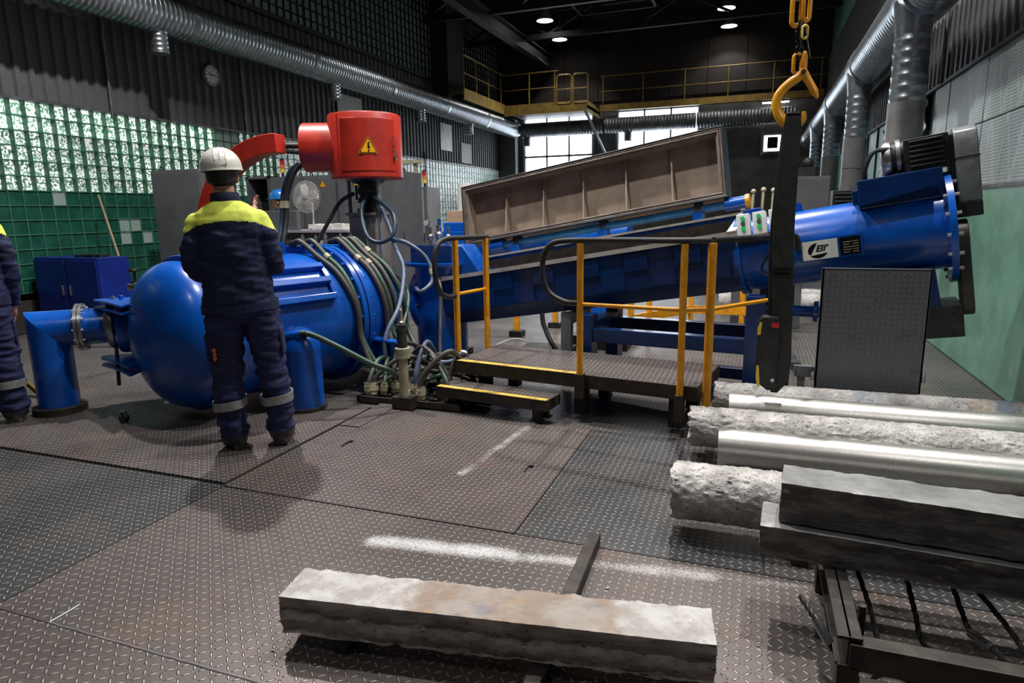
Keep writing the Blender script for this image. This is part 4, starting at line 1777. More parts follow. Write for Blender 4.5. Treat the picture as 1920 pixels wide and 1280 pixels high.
m = MB()
rect_ring(m, L0, L1, Z0, Z1, .013, Y0 - .025, Y1)
m.build('outer_skin', 'lid_edge', lid, smooth=0, bevel=.004)
m = MB()
rect_ring(m, L0 + .013, L1 - .013, Z0 + .013, Z1 - .013, .016, Y0 - .02, Y0 + .03)
rect_ring(m, L0 + .036, L1 - .036, Z0 + .036, Z1 - .036, .014, Y0 - .022, Y0 + .03)
m.build('sealing_frame', 'tray_frame', lid, smooth=0, bevel=.003)
m = MB()
rect_ring(m, L0 + .029, L1 - .029, Z0 + .029, Z1 - .029, .007, Y0 - .01, Y0 + .02)
m.build('seal', 'red_seal', lid, smooth=0)
for k in range(1, 6):
    x = L0 + .05 + (L1 - L0 - .1) * k / 6
    m = MB()
    m.prism([(Y0 + .02, Z0 + .055), (Y1 - .01, Z0 + .055), (Y1 - .01, Z1 - .055), (Y0 + .11, Z1 - .055)], x - .006, x + .006, 0, XT)
    m.build('divider', 'tray_brown', lid, smooth=0)
for x in (-1.3, -.35, .55):
    m = MB()
    m.box(x - .03, x + .03, .37, .47, .42, .51)
    m.build('hinge_arm', 'brown_steel', lid, smooth=0)

# supporting frame of the feeder
sf = thing('feeder_stand', 'blue steel stand carrying the inclined feeder', 'stand', (-.5, 5.75, 0))
u_ = Vector((math.cos(TA), math.sin(TA), 0))
n_ = Vector((-math.sin(TA), math.cos(TA), 0))
O_ = Vector((-1, 5.75, 0))


def fp(s_, o_, z):
    return O_ + u_ * s_ + n_ * o_ + Vector((0, 0, z))


for s_ in (-.27, 1.10):
    for o_ in (-.33, .33):
        m = MB()
        m.bar(fp(s_, o_, -.014), fp(s_, o_, .98 - .3 + .163 * s_ + (.0 if abs(o_) else 0)), .15, .12, 0, upv=u_)
        m.build('leg', 'blue_shaded', sf, smooth=0, world=True, bevel=.006)
for o_ in (-.33, .33):
    m = MB()
    m.bar(fp(-.27, o_, .46), fp(1.1, o_, .46), .10, .12)
    m.bar(fp(-.27, o_, .08), fp(1.1, o_, .08), .10, .10)
    m.build('beam', 'blue_shaded', sf, smooth=0, world=True, bevel=.006)
for s_ in (-.27, 1.1):
    m = MB()
    m.bar(fp(s_, -.33, .1), fp(s_, .33, .1), .10, .10)
    m.bar(fp(s_, -.33, .55 + .1 * s_), fp(s_, .33, .55 + .1 * s_), .12, .10)
    m.build('cross_member', 'blue_shaded', sf, smooth=0, world=True)
m = MB()
m.bar(fp(-.52, -.22, 0), fp(-.52, -.22, .62), .09, .09)
m.bar(fp(-.52, .22, 0), fp(-.52, .22, .62), .09, .09)
m.bar(fp(-.52, -.22, .56), fp(-.52, .22, .56), .09, .09)
m.build('grey_prop', 'grey_frame', sf, smooth=0, world=True)

# ================================================================== PLATFORM, STEP, RAILINGS
PM = Matrix.Translation((-2.22, 4.66, 0)) @ Matrix.Rotation(TA, 4, 'Z')
PLN, PDP, PZ = 1.93, .72, .34
plat = thing('work_platform', 'low steel work platform with tread deck and worn yellow nosing', 'platform', PM)
m = MB()
m.box(0, PLN, 0, PDP, PZ - .012, PZ)
m.build('deck', 'tread_warm', plat, smooth=0)
m = MB()
m.box(0, PLN, -.008, 0, PZ - .10, PZ - .001)
m.box(0, PLN, PDP, PDP + .008, PZ - .10, PZ - .001)
m.box(-.008, 0, -.008, PDP + .008, PZ - .10, PZ - .001)
m.box(PLN, PLN + .008, -.008, PDP + .008, PZ - .10, PZ - .001)
m.build('edge_angle', 'brown_steel', plat, smooth=0)
m = MB()
m.box(.02, 1.08, -.009, .05, PZ, PZ + .003)
m.build('nosing', 'yellow_strip', plat, smooth=0)
for x in (.15, 1.0, 1.72):
    for y in (.1, .6):
        m = MB()
        m.box(x, x + .09, y, y + .09, 0, PZ - .012)
        m.build('leg', 'brown_steel', plat, smooth=0)
st = thing('step', 'low steel step with worn yellow nosing in front of the platform', 'step', PM @ Matrix.Translation((.0, -.235, 0)))
m = MB()
m.box(-.02, .93, 0, .225, .168, .18)
m.build('tread', 'tread_warm', st, smooth=0)
m = MB()
m.box(-.02, .93, -.008, 0, .10, .179)
m.box(-.028, -.02, -.008, .222, .10, .179)
m.box(.93, .938, -.008, .222, .10, .179)
m.build('edge_angle', 'brown_steel', st, smooth=0)
m = MB()
m.box(-.02, .93, -.009, .045, .18, .183)
m.build('nosing', 'yellow_strip', st, smooth=0)
for x in (.06, .80):
    for y in (.03, .15):
        m = MB()
        m.box(x, x + .06, y, y + .05, .0, .17)
        m.box(x - .02, x + .08, y - .015, y + .06, .0, .01)
        m.build('leg', 'brown_steel', st, smooth=0)
m = MB()
m.bar((.12, .05, .03), (.25, .2, .12), .03, .02)
m.build('brace', 'brown_steel', st, smooth=0)

rl = thing('handrail', 'short yellow handrail with black looped grip at the platform end', 'railing', PM)
for x, y in ((-.055, .13), (-.035, .57)):
    m = MB()
    m.cyl((x, y, PZ - .06), (x, y, 1.295), .026, n=14)
    m.build('post', 'yellow', rl)
m = MB()
m.cyl((-.055, .13, .86), (-.035, .57, .86), .014, n=10)
m.build('mid_rail', 'yellow', rl)
m = MB()
pts = [(-.035, .60, 1.305), (-.05, .2, 1.31), (-.06, .02, 1.31), (-.068, -.08, 1.28), (-.072, -.13, 1.19), (-.072, -.13, 1.02), (-.068, -.08, .90), (-.06, .02, .85), (-.056, .11, .85)]
m.tube(spline(pts, 7), .021, 10)
m.build('grip', 'black_rubber', rl)
rf = thing('railing', 'long yellow railing with black top grip along the platform front', 'railing', PM)
P3, P4, P5 = (1.10, -.03), (1.83, -.035), (1.985, .06)
P6w = PM.inverted() @ Vector((.25, 5.2, 0))
P6 = (P6w.x, P6w.y)
for (x, y), z0, r_ in ((P3, .19, .024), (P4, .12, .024), (P5, .0, .029), (P6, 0, .026)):
    m = MB()
    m.cyl((x, y, max(z0, 0)), (x, y, 1.29), r_, n=14)
    m.build('post', 'yellow', rf)
    if z0 > .1:
        m = MB()
        m.box(x - .03, x + .03, y - .03, y + .03, z0 - .02, z0 + .16)
        m.build('post_bracket', 'brown_steel', rf, smooth=0)
m = MB()
m.tube([(P3[0], P3[1], .86), (P4[0], P4[1], .86), (P5[0], P5[1], .86)], .014, 10)
m.tube([(P5[0], P5[1], .86), (P6[0], P6[1], .86)], .014, 10)
m.build('mid_rail', 'yellow', rf)
m = MB()
pts = [(P3[0] - .02, P3[1], .865), (.98, -.03, .87), (.86, -.03, .93), (.81, -.03, 1.05), (.815, -.03, 1.19), (.88, -.03, 1.28), (1.0, -.03, 1.305), (1.3, -.03, 1.31), (1.6, -.03, 1.31), (P4[0], P4[1], 1.31), (P5[0] - .02, P5[1] - .01, 1.31)]
m.tube(spline(pts, 7), .021, 10)
m.build('grip', 'black_rubber', rf)
m = MB()
m.tube(spline([(P5[0], P5[1] + .02, 1.31), ((P5[0] + P6[0]) / 2, (P5[1] + P6[1]) / 2, 1.31), (P6[0], P6[1], 1.31), (P6[0] + .04, P6[1] + .05, 1.28), (P6[0] + .05, P6[1] + .06, 1.2)], 7), .021, 10)
m.build('grip', 'black_rubber', rf)

# ================================================================== ROUND BARS ON FLOOR SKIDS
def rough_bar(name, x0, x1, y, z, r_, mat, amp, seed, n=84, step=.009, endrough=.02):
    m = MB()
    L = x1 - x0
    k = int(L / step)
    v, f = [], []
    for i in range(k + 1):
        for j in range(n):
            a = 2 * PI * j / n
            c = Vector((i * step * 9, math.cos(a) * r_ * 26, math.sin(a) * r_ * 26 + seed * 13))
            d = amp * (noise.fractal(c * 2.6, .8, 2.0, 4) * .42 - abs(noise.noise(c * 2.2)) * .8 + .25 * noise.noise(c * .5) + .25 * noise.noise((i * .12, seed, 0)))
            e = endrough * noise.noise((math.cos(a) * 3, math.sin(a) * 3, seed)) if i == 0 else 0
            rr = r_ + d * (1 if amp > .002 else 1)
            v.append((x0 + L * i / k + e, y + rr * math.cos(a), z + rr * math.sin(a)))
    for i in range(k):
        f += [(i * n + j, i * n + (j + 1) % n, (i + 1) * n + (j + 1) % n, (i + 1) * n + j) for j in range(n)]
    o = len(v)
    for i0, s_ in ((0, -1), (k * n, 1)):
        c0 = len(v)
        v.append((v[i0][0] + s_ * .004, y, z))
        rid = len(v)
        for j in range(n):
            p = Vector(v[i0 + j])
            q = Vector((v[c0][0] + .01 * endrough / .02 * noise.noise((j * .5, seed, 2)), y, z)).lerp(p, .55)
            v.append(tuple(q))
        for j in range(n):
            f.append((i0 + j, i0 + (j + 1) % n, rid + (j + 1) % n, rid + j))
            f.append((rid + j, rid + (j + 1) % n, c0))
    m.add(v, f)
    return m.build(name, mat, None, smooth=50 if amp > .002 else 40)


GR = 'round alloy bars lying side by side'
BZ = .06
tag(rough_bar('cast_round_bar', -.21, 1.75, 4.72, BZ + .122, .12, 'heat_tinted_cast', .010, 1), 'rough cast round bar with blue and straw heat tint, beside the grey panel', 'metal bar', GR)
tag(rough_bar('turned_round_bar', -.10, 1.78, 4.47, BZ + .116, .115, 'smooth_bar', .0006, 2, step=.05, endrough=0), 'smooth shiny turned round bar lying against the heat tinted bar', 'metal bar', GR)
tag(rough_bar('cast_round_bar', -.31, 1.72, 4.02, BZ + .127, .125, 'cast_alloy', .012, 3, endrough=.05), 'rough cast round bar with ragged end between the two shiny bars', 'metal bar', GR)
tag(rough_bar('turned_round_bar', -.13, 1.80, 3.72, BZ + .111, .11, 'smooth_bar', .0006, 4, step=.05, endrough=0), 'smooth shiny turned round bar between the two rough cast bars', 'metal bar', GR)
tag(rough_bar('cast_round_bar', -.30, 1.60, 3.0, BZ + .137, .135, 'cast_alloy', .012, 5), 'thick rough cast round bar lying right behind the stacked slabs', 'metal bar', GR)
for i, x in enumerate((.22, 1.3)):
    m = MB()
    m.box(x, x + .07, 2.8, 4.9, 0, BZ)
    tag(m.build('floor_skid', 'brown_steel', None, smooth=0, bevel=.004), 'brown steel skid rail on the floor carrying the round bars', 'skid', 'skids under the bars')

# ================================================================== SLABS AND INGOT
def rough_block(name, L, W, H, amp, seed, mats, M, parent=None, res=.016, taper=.0, flatten_top=.3, ledge=.0):
    """cast block: subdivided box with ragged skin; top faces take material 0, the rest material 1"""
    m = MB(mats)
    nx, ny, nz = int(L / res), max(4, int(W / res)), max(4, int(H / res))

    def disp(p, nrm, k=1.0):
        c = p * 22 + Vector((seed * 7.3, 0, 0))
        d = amp * k * (noise.fractal(c, 1.0, 2.0, 4) * .8 + .5 * noise.noise(p * 7 + Vector((seed, 3, 1))))
        # pitted lower edge
        edge = max(0, .25 - (p.z / H)) * 4
        d -= amp * 1.6 * edge * max(0, noise.noise(p * 16 + Vector((seed, 9, 4))))
        d *= 1.0
        q = p + nrm * d
        if abs(nrm.y) > .9 and abs(nrm.z) < .1:
            # rough ledges running along the sides
            lz = p.z / H + .10 * noise.noise((p.x * 5 + seed, 2, 0))
            q.y -= nrm.y * ledge * (max(0, 1 - abs(lz - .62) / .2) + .8 * (1 if lz < .22 else 0) * (.5 + .5 * noise.noise((p.x * 9, seed, 3))))
        return q
    verts = {}

    def vid(i, j, k):
        key = (i, j, k)
        if key not in verts:
            x, y, z = L * (i / nx - .5), W * (j / ny - .5), H * k / nz
            y *= 1 - taper * (1 - z / H)
            nn = Vector(((1 if i == nx else -1 if i == 0 else 0), (1 if j == ny else -1 if j == 0 else 0), (1 if k == nz else -1 if k == 0 else 0)))
            kk = flatten_top if k == nz and 0 < j < ny else 1
            if nn.length > 1.1:
                nn = nn.normalized() * 1.1
            p = disp(Vector((x, y, z)), nn, kk)
            p.z = max(p.z, 0)
            verts[key] = len(m.v)
            m.v.append(p)
        return verts[key]
    for i in range(nx):
        for j in range(ny):
            m.f.append((vid(i, j, nz), vid(i + 1, j, nz), vid(i + 1, j + 1, nz), vid(i, j + 1, nz)))
            m.mi.append(0)
            m.f.append((vid(i, j, 0), vid(i, j + 1, 0), vid(i + 1, j + 1, 0), vid(i + 1, j, 0)))
            m.mi.append(1)
    for i in range(nx):
        for k in range(nz):
            for j in (0, ny):
                m.f.append((vid(i, j, k), vid(i + 1, j, k), vid(i + 1, j, k + 1), vid(i, j, k + 1)))
                m.mi.append(1)
    for j in range(ny):
        for k in range(nz):
            for i in (0, nx):
                m.f.append((vid(i, j, k), vid(i, j + 1, k), vid(i, j + 1, k + 1), vid(i, j, k + 1)))
                m.mi.append(1)
    o = m.build(name, None, None, smooth=35)
    # keep local coordinates: undo the recentring and place by matrix
    sh = o.location.copy()
    for v_ in o.data.vertices:
        v_.co += sh
    o.matrix_world = M
    ROOT_M[o.name] = M.copy()
    return o


ing = rough_block('cast_ingot', 1.47, .185, .145, .008, 1, ['ingot_skin', 'cast_side'], Matrix.Translation((-.783, 1.845, .056)) @ Matrix.Rotation(R(8.7), 4, 'Z'), taper=.05, res=.010, ledge=.016)
tag(ing, 'long cast ingot with heat stained top lying on a steel bar', 'ingot')
lo_s = rough_block('cast_slab', 1.62, .215, .112, .005, 2, ['slab_top', 'cast_dark'], Matrix.Translation((.89, 2.44, .252)) @ Matrix.Rotation(R(-3.6), 4, 'Z'), res=.012, ledge=.010)
tag(lo_s, 'dark cast slab resting on the black rack under another slab', 'slab', 'slabs on the rack')
up_s = rough_block('cast_slab', 1.60, .19, .15, .006, 3, ['slab_top', 'cast_dark'], Matrix.Translation((.945, 2.455, .371)) @ Matrix.Rotation(R(-4.6), 4, 'Z'), res=.014)
tag(up_s, 'thick cast slab with pale grey top, upper one of the stack', 'slab', 'slabs on the rack')
m = MB()
m.bar((-.618, 2.72, .027), (-.575, 1.42, .027), .055, .054)
tag(m.build('support_bar', 'dark_steel', None, smooth=0, bevel=.004), 'square steel bar on the floor passing under the cast ingot', 'steel bar')
m = MB()
m.bar((-1.30, 1.86, .027), (-1.28, 1.68, .027), .05, .054)
tag(m.build('support_block', 'dark_steel', None, smooth=0, bevel=.004), 'short steel packing block under the left end of the cast ingot', 'steel block')

# rack with wire ropes
rk = thing('slab_rack', 'black steel channel rack carrying the two slabs', 'rack', (.95, 2.3, 0))


def channel(m, a, b, w, h, t=.012, upv=(0, 0, 1)):
    F, L = MB.frame(a, b, upv)
    m.box(0, L, -w / 2, w / 2, h / 2 - t, h / 2, 0, F)
    m.box(0, L, -w / 2, w / 2, -h / 2, -h / 2 + t, 0, F)
    m.box(0, L, -t / 2, t / 2, -h / 2, h / 2, 0, F)


m = MB()
channel(m, (.33, 1.96, .20), (.33, 2.66, .20), .07, .10)
m.build('end_beam', 'dark_steel', rk, smooth=0, world=True, bevel=.003)
m = MB()
channel(m, (1.62, 1.96, .20), (1.62, 2.66, .20), .07, .10)
m.build('end_beam', 'dark_steel', rk, smooth=0, world=True, bevel=.003)
for y in (1.98, 2.64):
    m = MB()
    m.bar((.33, y, .19), (1.64, y, .19), .06, .085)
    m.build('side_beam', 'dark_steel', rk, smooth=0, world=True, bevel=.004)
m = MB()
m.bar((.36, 2.02, .045), (1.62, 2.02, .045), .05, .05)
m.build('bottom_rail', 'dark_steel', rk, smooth=0, world=True, bevel=.004)
for x in (.33, 1.62):
    for y in (1.98, 2.64):
        m = MB()
        m.box(x - .03, x + .03, y - .03, y + .03, 0, .16)
        m.build('leg', 'dark_steel', rk, smooth=0, world=True, bevel=.003)
m = MB()
m.cyl((.375, 2.08, .15), (.375, 2.08, .29), .012, n=8)
m.build('stake', 'dark_steel', rk, world=True)
m = MB()
m.bar((.33, 2.55, .245), (1.62, 2.55, .245), .04, .012)
m.build('packer', 'dark_steel', rk, smooth=0, world=True)
random.seed(3)


def twisted(m, pts, r_):
    """wire rope: three strands laid round each other"""
    P = spline(pts, 14)
    for s_ in range(3):
        q = []
        for i, p in enumerate(P):
            a, b = P[max(i - 1, 0)], P[min(i + 1, len(P) - 1)]
            t_ = (b - a).normalized()
            n1 = t_.orthogonal().normalized()
            n2 = t_.cross(n1)
            an = i * .55 + s_ * 2.094
            q.append(p + (n1 * math.cos(an) + n2 * math.sin(an)) * r_ * .55)
        m.tube(q, r_ * .55, 6)


ropes = [[(.205, 2.16, .24), (.25, 2.10, .20), (.30, 2.05, .14), (.36, 2.06, .08), (.48, 2.2, .02), (.62, 2.3, .02)],
         [(.42, 2.5, .19), (.45, 2.36, .12), (.48, 2.25, .03), (.56, 2.15, .014), (.7, 2.2, .014)],
         [(.58, 2.5, .19), (.60, 2.42, .10), (.62, 2.34, .03), (.72, 2.3, .014), (.9, 2.18, .02)],
         [(.72, 2.5, .19), (.76, 2.38, .08), (.80, 2.26, .10), (.83, 2.2, .03), (.95, 2.12, .014)],
         [(.78, 2.5, .2), (.86, 2.3, .13), (.9, 2.2, .05), (.84, 2.12, .014), (.7, 2.1, .014)]]
for i, pts in enumerate(ropes):
    w = thing('wire_rope', ('wire rope end with bright ferrule poking out of the black rack' if i == 0 else 'slack twisted wire rope lying inside the black rack'), 'rope', pts[0], None if i == 0 else 'wire ropes in the rack')
    m = MB()
    twisted(m, pts, .009)
    m.build('strands', 'beam_steel' if i else 'dark_steel', w, world=True)
    if i in (0, 3):
        m = MB()
        a, b = Vector(pts[1]), Vector(pts[2])
        m.cyl(a, a.lerp(b, .85), .016, n=12)
        m.build('ferrule', 'steel', w, world=True)

# ================================================================== GREY PANEL ON ITS FRAME
gp = thing('tread_screen', 'upright grey tread plate screen standing under the barrel', 'screen', (.78, 4.97, 0))
m = MB()
m.box(.455, 1.11, 4.955, 4.962, .0, 1.09)
m.build('plate', 'tread_panel', gp, smooth=0, world=True)
m = MB()
for x in (.455, 1.10):
    m.box(x, x + .012, 4.955, 4.995, .0, 1.094)
m.box(.455, 1.112, 4.955, 4.995, 1.085, 1.097)
m.build('edge_fold', 'grey_paint', gp, smooth=0, world=True)
for x in (.50, 1.06):
    m = MB()
    m.box(x - .02, x + .02, 4.97, 5.01, 0, 1.05)
    m.build('stile', 'grey_frame', gp, smooth=0, world=True)
m = MB()
m.cyl((1.125, 4.965, .33), (1.125, 4.965, .40), .012, n=8)
m.cyl((.44, 4.965, .30), (.44, 4.965, .36), .012, n=8)
m.build('latch_pin', 'steel', gp, world=True)
af = thing('tube_stand', 'light grey square tube stand behind the grey screen', 'stand', (.45, 5.6, 0))
m = MB()
m.bar((.36, 5.15, .32), (.30, 5.85, .32), .06, .06)
m.build('side_tube', 'grey_frame', af, smooth=0, world=True)
m = MB()
m.bar((.33, 5.15, .32), (.62, 5.15, .32), .06, .08)
m.build('front_tube', 'grey_frame', af, smooth=0, world=True)
for x, y in ((.38, 5.15), (.31, 5.85), (.62, 5.2)):
    m = MB()
    m.box(x - .025, x + .025, y - .025, y + .025, 0, .95 if y > 5.5 else .3)
    m.build('leg', 'grey_frame', af, smooth=0, world=True)
bp_ = thing('blue_pipe', 'short horizontal blue pipe with flange behind the grey screen', 'pipe', (.55, 5.55, .7))
m = MB()
m.cyl((.22, 5.62, .70), (.54, 5.58, .70), .045, n=16)
m.build('pipe_body', 'blue', bp_, world=True)
m = MB()
m.cyl((.47, 5.59, .70), (.50, 5.586, .70), .085, n=20)
m.build('flange', 'blue', bp_, world=True)

# ================================================================== CRANE HOOK AND SLING
hk = thing('crane_hook', 'yellow crane hook with latch hanging on a black chain', 'hook', (.2, 4.4, 1.98))
HYc = 4.4


def flat_sweep(m, pts, widths, thick, y):
    """planar swept bar in the xz plane, flattened in y"""
    P = [Vector((p[0], 0, p[1])) for p in pts]
    S = spline(P, 6)
    W = []
    for i in range(len(widths) - 1):
        W += [widths[i] + (widths[i + 1] - widths[i]) * j / 6 for j in range(6)]
    W.append(widths[-1])
    v, f = [], []
    K = 12
    for i, p in enumerate(S):
        a, b = S[max(i - 1, 0)], S[min(i + 1, len(S) - 1)]
        t_ = (b - a).normalized()
        n1 = Vector((-t_.z, 0, t_.x))
        for j in range(K):
            an = 2 * PI * j / K
            v.append(p + n1 * math.cos(an) * W[i] + Vector((0, y + math.sin(an) * thick, 0)))
    for i in range(len(S) - 1):
        f += [(i * K + j, i * K + (j + 1) % K, (i + 1) * K + (j + 1) % K, (i + 1) * K + j) for j in range(K)]
    f += [tuple(range(K)), tuple((len(S) - 1) * K + j for j in range(K))]
    m.add(v, f)


m = MB()
flat_sweep(m, [(.225, 2.30), (.20, 2.265), (.142, 2.225), (.093, 2.17), (.082, 2.11), (.105, 2.045), (.15, 2.0), (.205, 1.995), (.232, 2.025), (.240, 2.065)], [.022, .026, .026, .026, .028, .030, .030, .026, .022, .010], .022, HYc)
m.build('hook_body', 'yellow_hook', hk, world=True, smooth=60)
m = MB()
flat_sweep(m, [(.218, 2.285), (.25, 2.235), (.285, 2.175), (.305, 2.135)], [.026, .022, .022, .008], .016, HYc)
m.build('latch', 'yellow_hook', hk, world=True, smooth=60)
m = MB()
m.cyl((.218, HYc - .035, 2.283), (.218, HYc + .035, 2.283), .014, n=12)
m.build('pivot_pin', 'dark_steel', hk, world=True)


def link_pts(c, h, w, rot):
    pts = []
    for k in range(24):
        a = 2 * PI * k / 24
        x = w * math.cos(a)
        z = w * math.sin(a) + (h - w) * (1 if math.sin(a) >= 0 else -1)
        pts.append((c[0] + x * math.cos(rot), c[1] + x * math.sin(rot), c[2] + z))
    return pts


m = MB()
m.tube(link_pts((.185, HYc, 2.335), .055, .024, .3), .011, 8, closed=True)
m.build('hook_link', 'yellow_hook', hk, world=True)
m = MB()
m.tube(link_pts((.222, HYc + .01, 2.345), .05, .020, 1.2), .011, 8, closed=True)
m.build('hook_link', 'yellow_hook', hk, world=True)
for i in range(4):
    m = MB()
    m.tube(link_pts((.19 - .003 * i, HYc, 2.40 + .045 * i), .032, .016, PI / 2 * (i % 2) + .3), .009, 8, closed=True)
    m.build('chain_link', 'black_gloss', hk, world=True)
m = MB()
m.tube(link_pts((.163, HYc, 2.62), .075, .026, .2), .014, 8, closed=True)
m.build('upper_shackle', 'yellow_hook', hk, world=True)
m = MB()
m.tube(link_pts((.215, HYc + .01, 2.66), .09, .03, .9), .013, 8, closed=True)
m.build('upper_shackle', 'yellow_hook', hk, world=True)
for i in range(26):
    z = 2.76 + .17 * i
    if z > 7.0:
        break
    m = MB()
    m.tube(link_pts((.18, HYc, z + .06), .10, .032, PI / 2 * (i % 2) + .3), .014, 8, closed=True)
    m.build('chain_link', 'yellow_hook' if i < 1 else 'black_gloss', hk, world=True)
m = MB()
m.cyl((.205, HYc - .03, 2.56), (.25, HYc - .03, 2.36), .003, n=6)
m.build('safety_wire', 'steel', hk, world=True)
m = MB()
m.tube(link_pts((.212, HYc - .03, 2.50), .035, .016, .4), .007, 8, closed=True)
m.build('small_ring', 'signal_yellow', hk, world=True)

sl = thing('lifting_sling', 'black webbing sling with padded lower sleeve hanging from the hook', 'sling', (.17, HYc, .33))
m = MB()


def strap(m, secs, y0, thick):
    v, f = [], []
    for x, z, w in secs:
        v += [(x - w / 2, y0 - thick, z), (x + w / 2, y0 - thick, z), (x + w / 2, y0 + thick, z), (x - w / 2, y0 + thick, z)]
    n_ = len(secs)
    for i in range(n_ - 1):
        f += [(i * 4 + j, i * 4 + (j + 1) % 4, (i + 1) * 4 + (j + 1) % 4, (i + 1) * 4 + j) for j in range(4)]
    f += [(0, 1, 2, 3), tuple(4 * (n_ - 1) + j for j in range(4))]
    m.add(v, f)


strap(m, [(.180, 2.055, .085), (.178, 1.98, .10), (.170, 1.7, .115), (.165, 1.4, .125), (.175, 1.2, .12), (.185, 1.0, .115), (.19, .8, .12), (.195, .55, .13), (.19, .42, .125), (.17, .34, .04)], HYc - .014, .008)
strap(m, [(.176, 2.055, .085), (.172, 1.98, .10), (.160, 1.7, .11), (.150, 1.4, .12), (.15, 1.2, .12), (.16, 1.0, .12), (.18, .6, .13), (.18, .42, .12)], HYc + .016, .008)
m.box(.14, .222, HYc - .022, HYc + .024, 2.04, 2.062)
m.build('webbing', 'black_rubber', sl, world=True, bevel=.003)
m = MB()
strap(m, [(.125, .84, .10), (.115, .80, .13), (.115, .50, .13), (.125, .40, .11), (.15, .36, .05)], HYc - .02, .035)
m.build('wear_pad', 'black_rubber', sl, world=True, bevel=.012)
m = MB()
strap(m, [(.068, .80, .014), (.060, .76, .022), (.060, .72, .02)], HYc - .05, .01)
m.build('pad_trim', 'signal_yellow', sl, world=True)
m = MB()
strap(m, [(.062, .52, .014), (.066, .44, .022), (.074, .38, .014)], HYc - .05, .01)
m.build('pad_trim', 'signal_yellow', sl, world=True)
m = MB()
m.box(.13, .175, HYc - .062, HYc - .054, .77, .80)
m.build('red_label', 'red_tag', sl, smooth=0, world=True)
m = MB()
for z in (1.13, 1.10):
    m.box(.115, .225, HYc - .034, HYc - .020, z - .008, z + .008)
m.build('buckle', 'black_gloss', sl, smooth=0, world=True, bevel=.004)
m = MB()
m.cyl((.155, HYc - .06, .43), (.155, HYc - .052, .43), .012, n=10)
m.build('rivet', 'steel', sl, world=True)
m = MB()
m.tube(spline([(.13, HYc - .03, 1.32), (.10, HYc - .05, 1.24), (.06, HYc - .05, 1.17), (.06, HYc - .05, 1.12), (.10, HYc - .04, 1.10)], 8), .007, 7)
m.build('cord_loop', 'black_gloss', sl, world=True)

# ================================================================== HOSES
random.seed(11)
COUP = None


def hose(name, pts, r_, mat, label, group, ends=(True, True), tape=None, k=8):
    P = spline(pts, k)
    m = MB()
    m.tube(P, r_, 10)
    o = m.build(name, mat, None, smooth=60)
    o['label'] = label
    o['category'] = 'hose'
    if group:
        o['group'] = group
    if ends[1]:
        c = MB()
        d = (P[-2] - P[-1]).normalized()
        e = P[-1]
        c.cyl(e, e + d * .03, r_ * 1.35, n=10)
        c.cyl(e + d * .03, e + d * .075, r_ * 1.7, n=10)
        c.cyl(e + d * .075, e + d * .10, r_ * 1.3, n=10)
        c.build('coupling', 'beige_plastic', o, world=True)
    if ends[0]:
        c = MB()
        d = (P[1] - P[0]).normalized()
        e = P[0]
        c.cyl(e - d * .01, e + d * .045, r_ * 1.3, n=10)
        c.build('end_sleeve', 'dark_steel', o, world=True)
    if tape:
        i = int(tape * len(P))
        c = MB()
        c.cyl(P[i], P[min(i + 2, len(P) - 1)], r_ * 1.25, n=10)
        c.build('tape_wrap', 'beige_plastic', o, world=True)
    return o


GD = 'hoses draped over the vessel'
# (station, overshoot station, colour, floor end, radius)
for i, (x, x2, mat, end, tp) in enumerate([
        (1.02, 1.19, 'hose_grey', (-2.86, 4.58, .05), None),
        (1.14, 1.20, 'hose_green', (-2.80, 4.66, .05), .22),
        (1.42, 1.50, 'hose_grey', (-2.66, 4.70, .06), .25),
        (1.48, 1.55, 'hose_green', (-2.60, 4.80, .06), .3),
        (1.56, 1.62, 'hose_grey', (-2.72, 4.86, .06), None),
        (1.60, 1.72, 'hose_green', (-2.50, 4.92, .06), .2)]):
    pts = [VM @ vp(x, -4, RV + .075), VM @ vp(x + .01, 6, RV + .10)]
    for th in (24, 44, 64, 82):
        f_ = th / 82
        pts.append(VM @ vp(x + (x2 - x) * f_, th, RV + .028 + (.035 if 1.2 < x + (x2 - x) * f_ < 1.38 else 0)))
    p = VM @ vp(x2, 100, RV + .06)
    p.z -= .05
    pts.append(p)
    e = Vector(end)
    pts += [p.lerp(e, .5) + Vector((.03, -.02, -.04)), e + Vector((.01, .01, .14)), e]
    nm = {'hose_grey': 'grey', 'hose_green': 'green'}[mat]
    hose('rubber_hose', pts, .024, mat, '%s rubber hose draped over the rear of the blue vessel' % nm, GD, tape=tp)
# hose from the drain tube on the leg to the floor manifold
hose('rubber_hose', [(-3.19, 4.0, .628), (-3.10, 4.02, .62), (-2.93, 4.10, .52), (-2.74, 4.22, .38), (-2.62, 4.32, .30), (-2.56, 4.40, .18), (-2.57, 4.46, .05)], .022, 'hose_green', 'green hose running from the vessel leg down to the floor manifold', None)
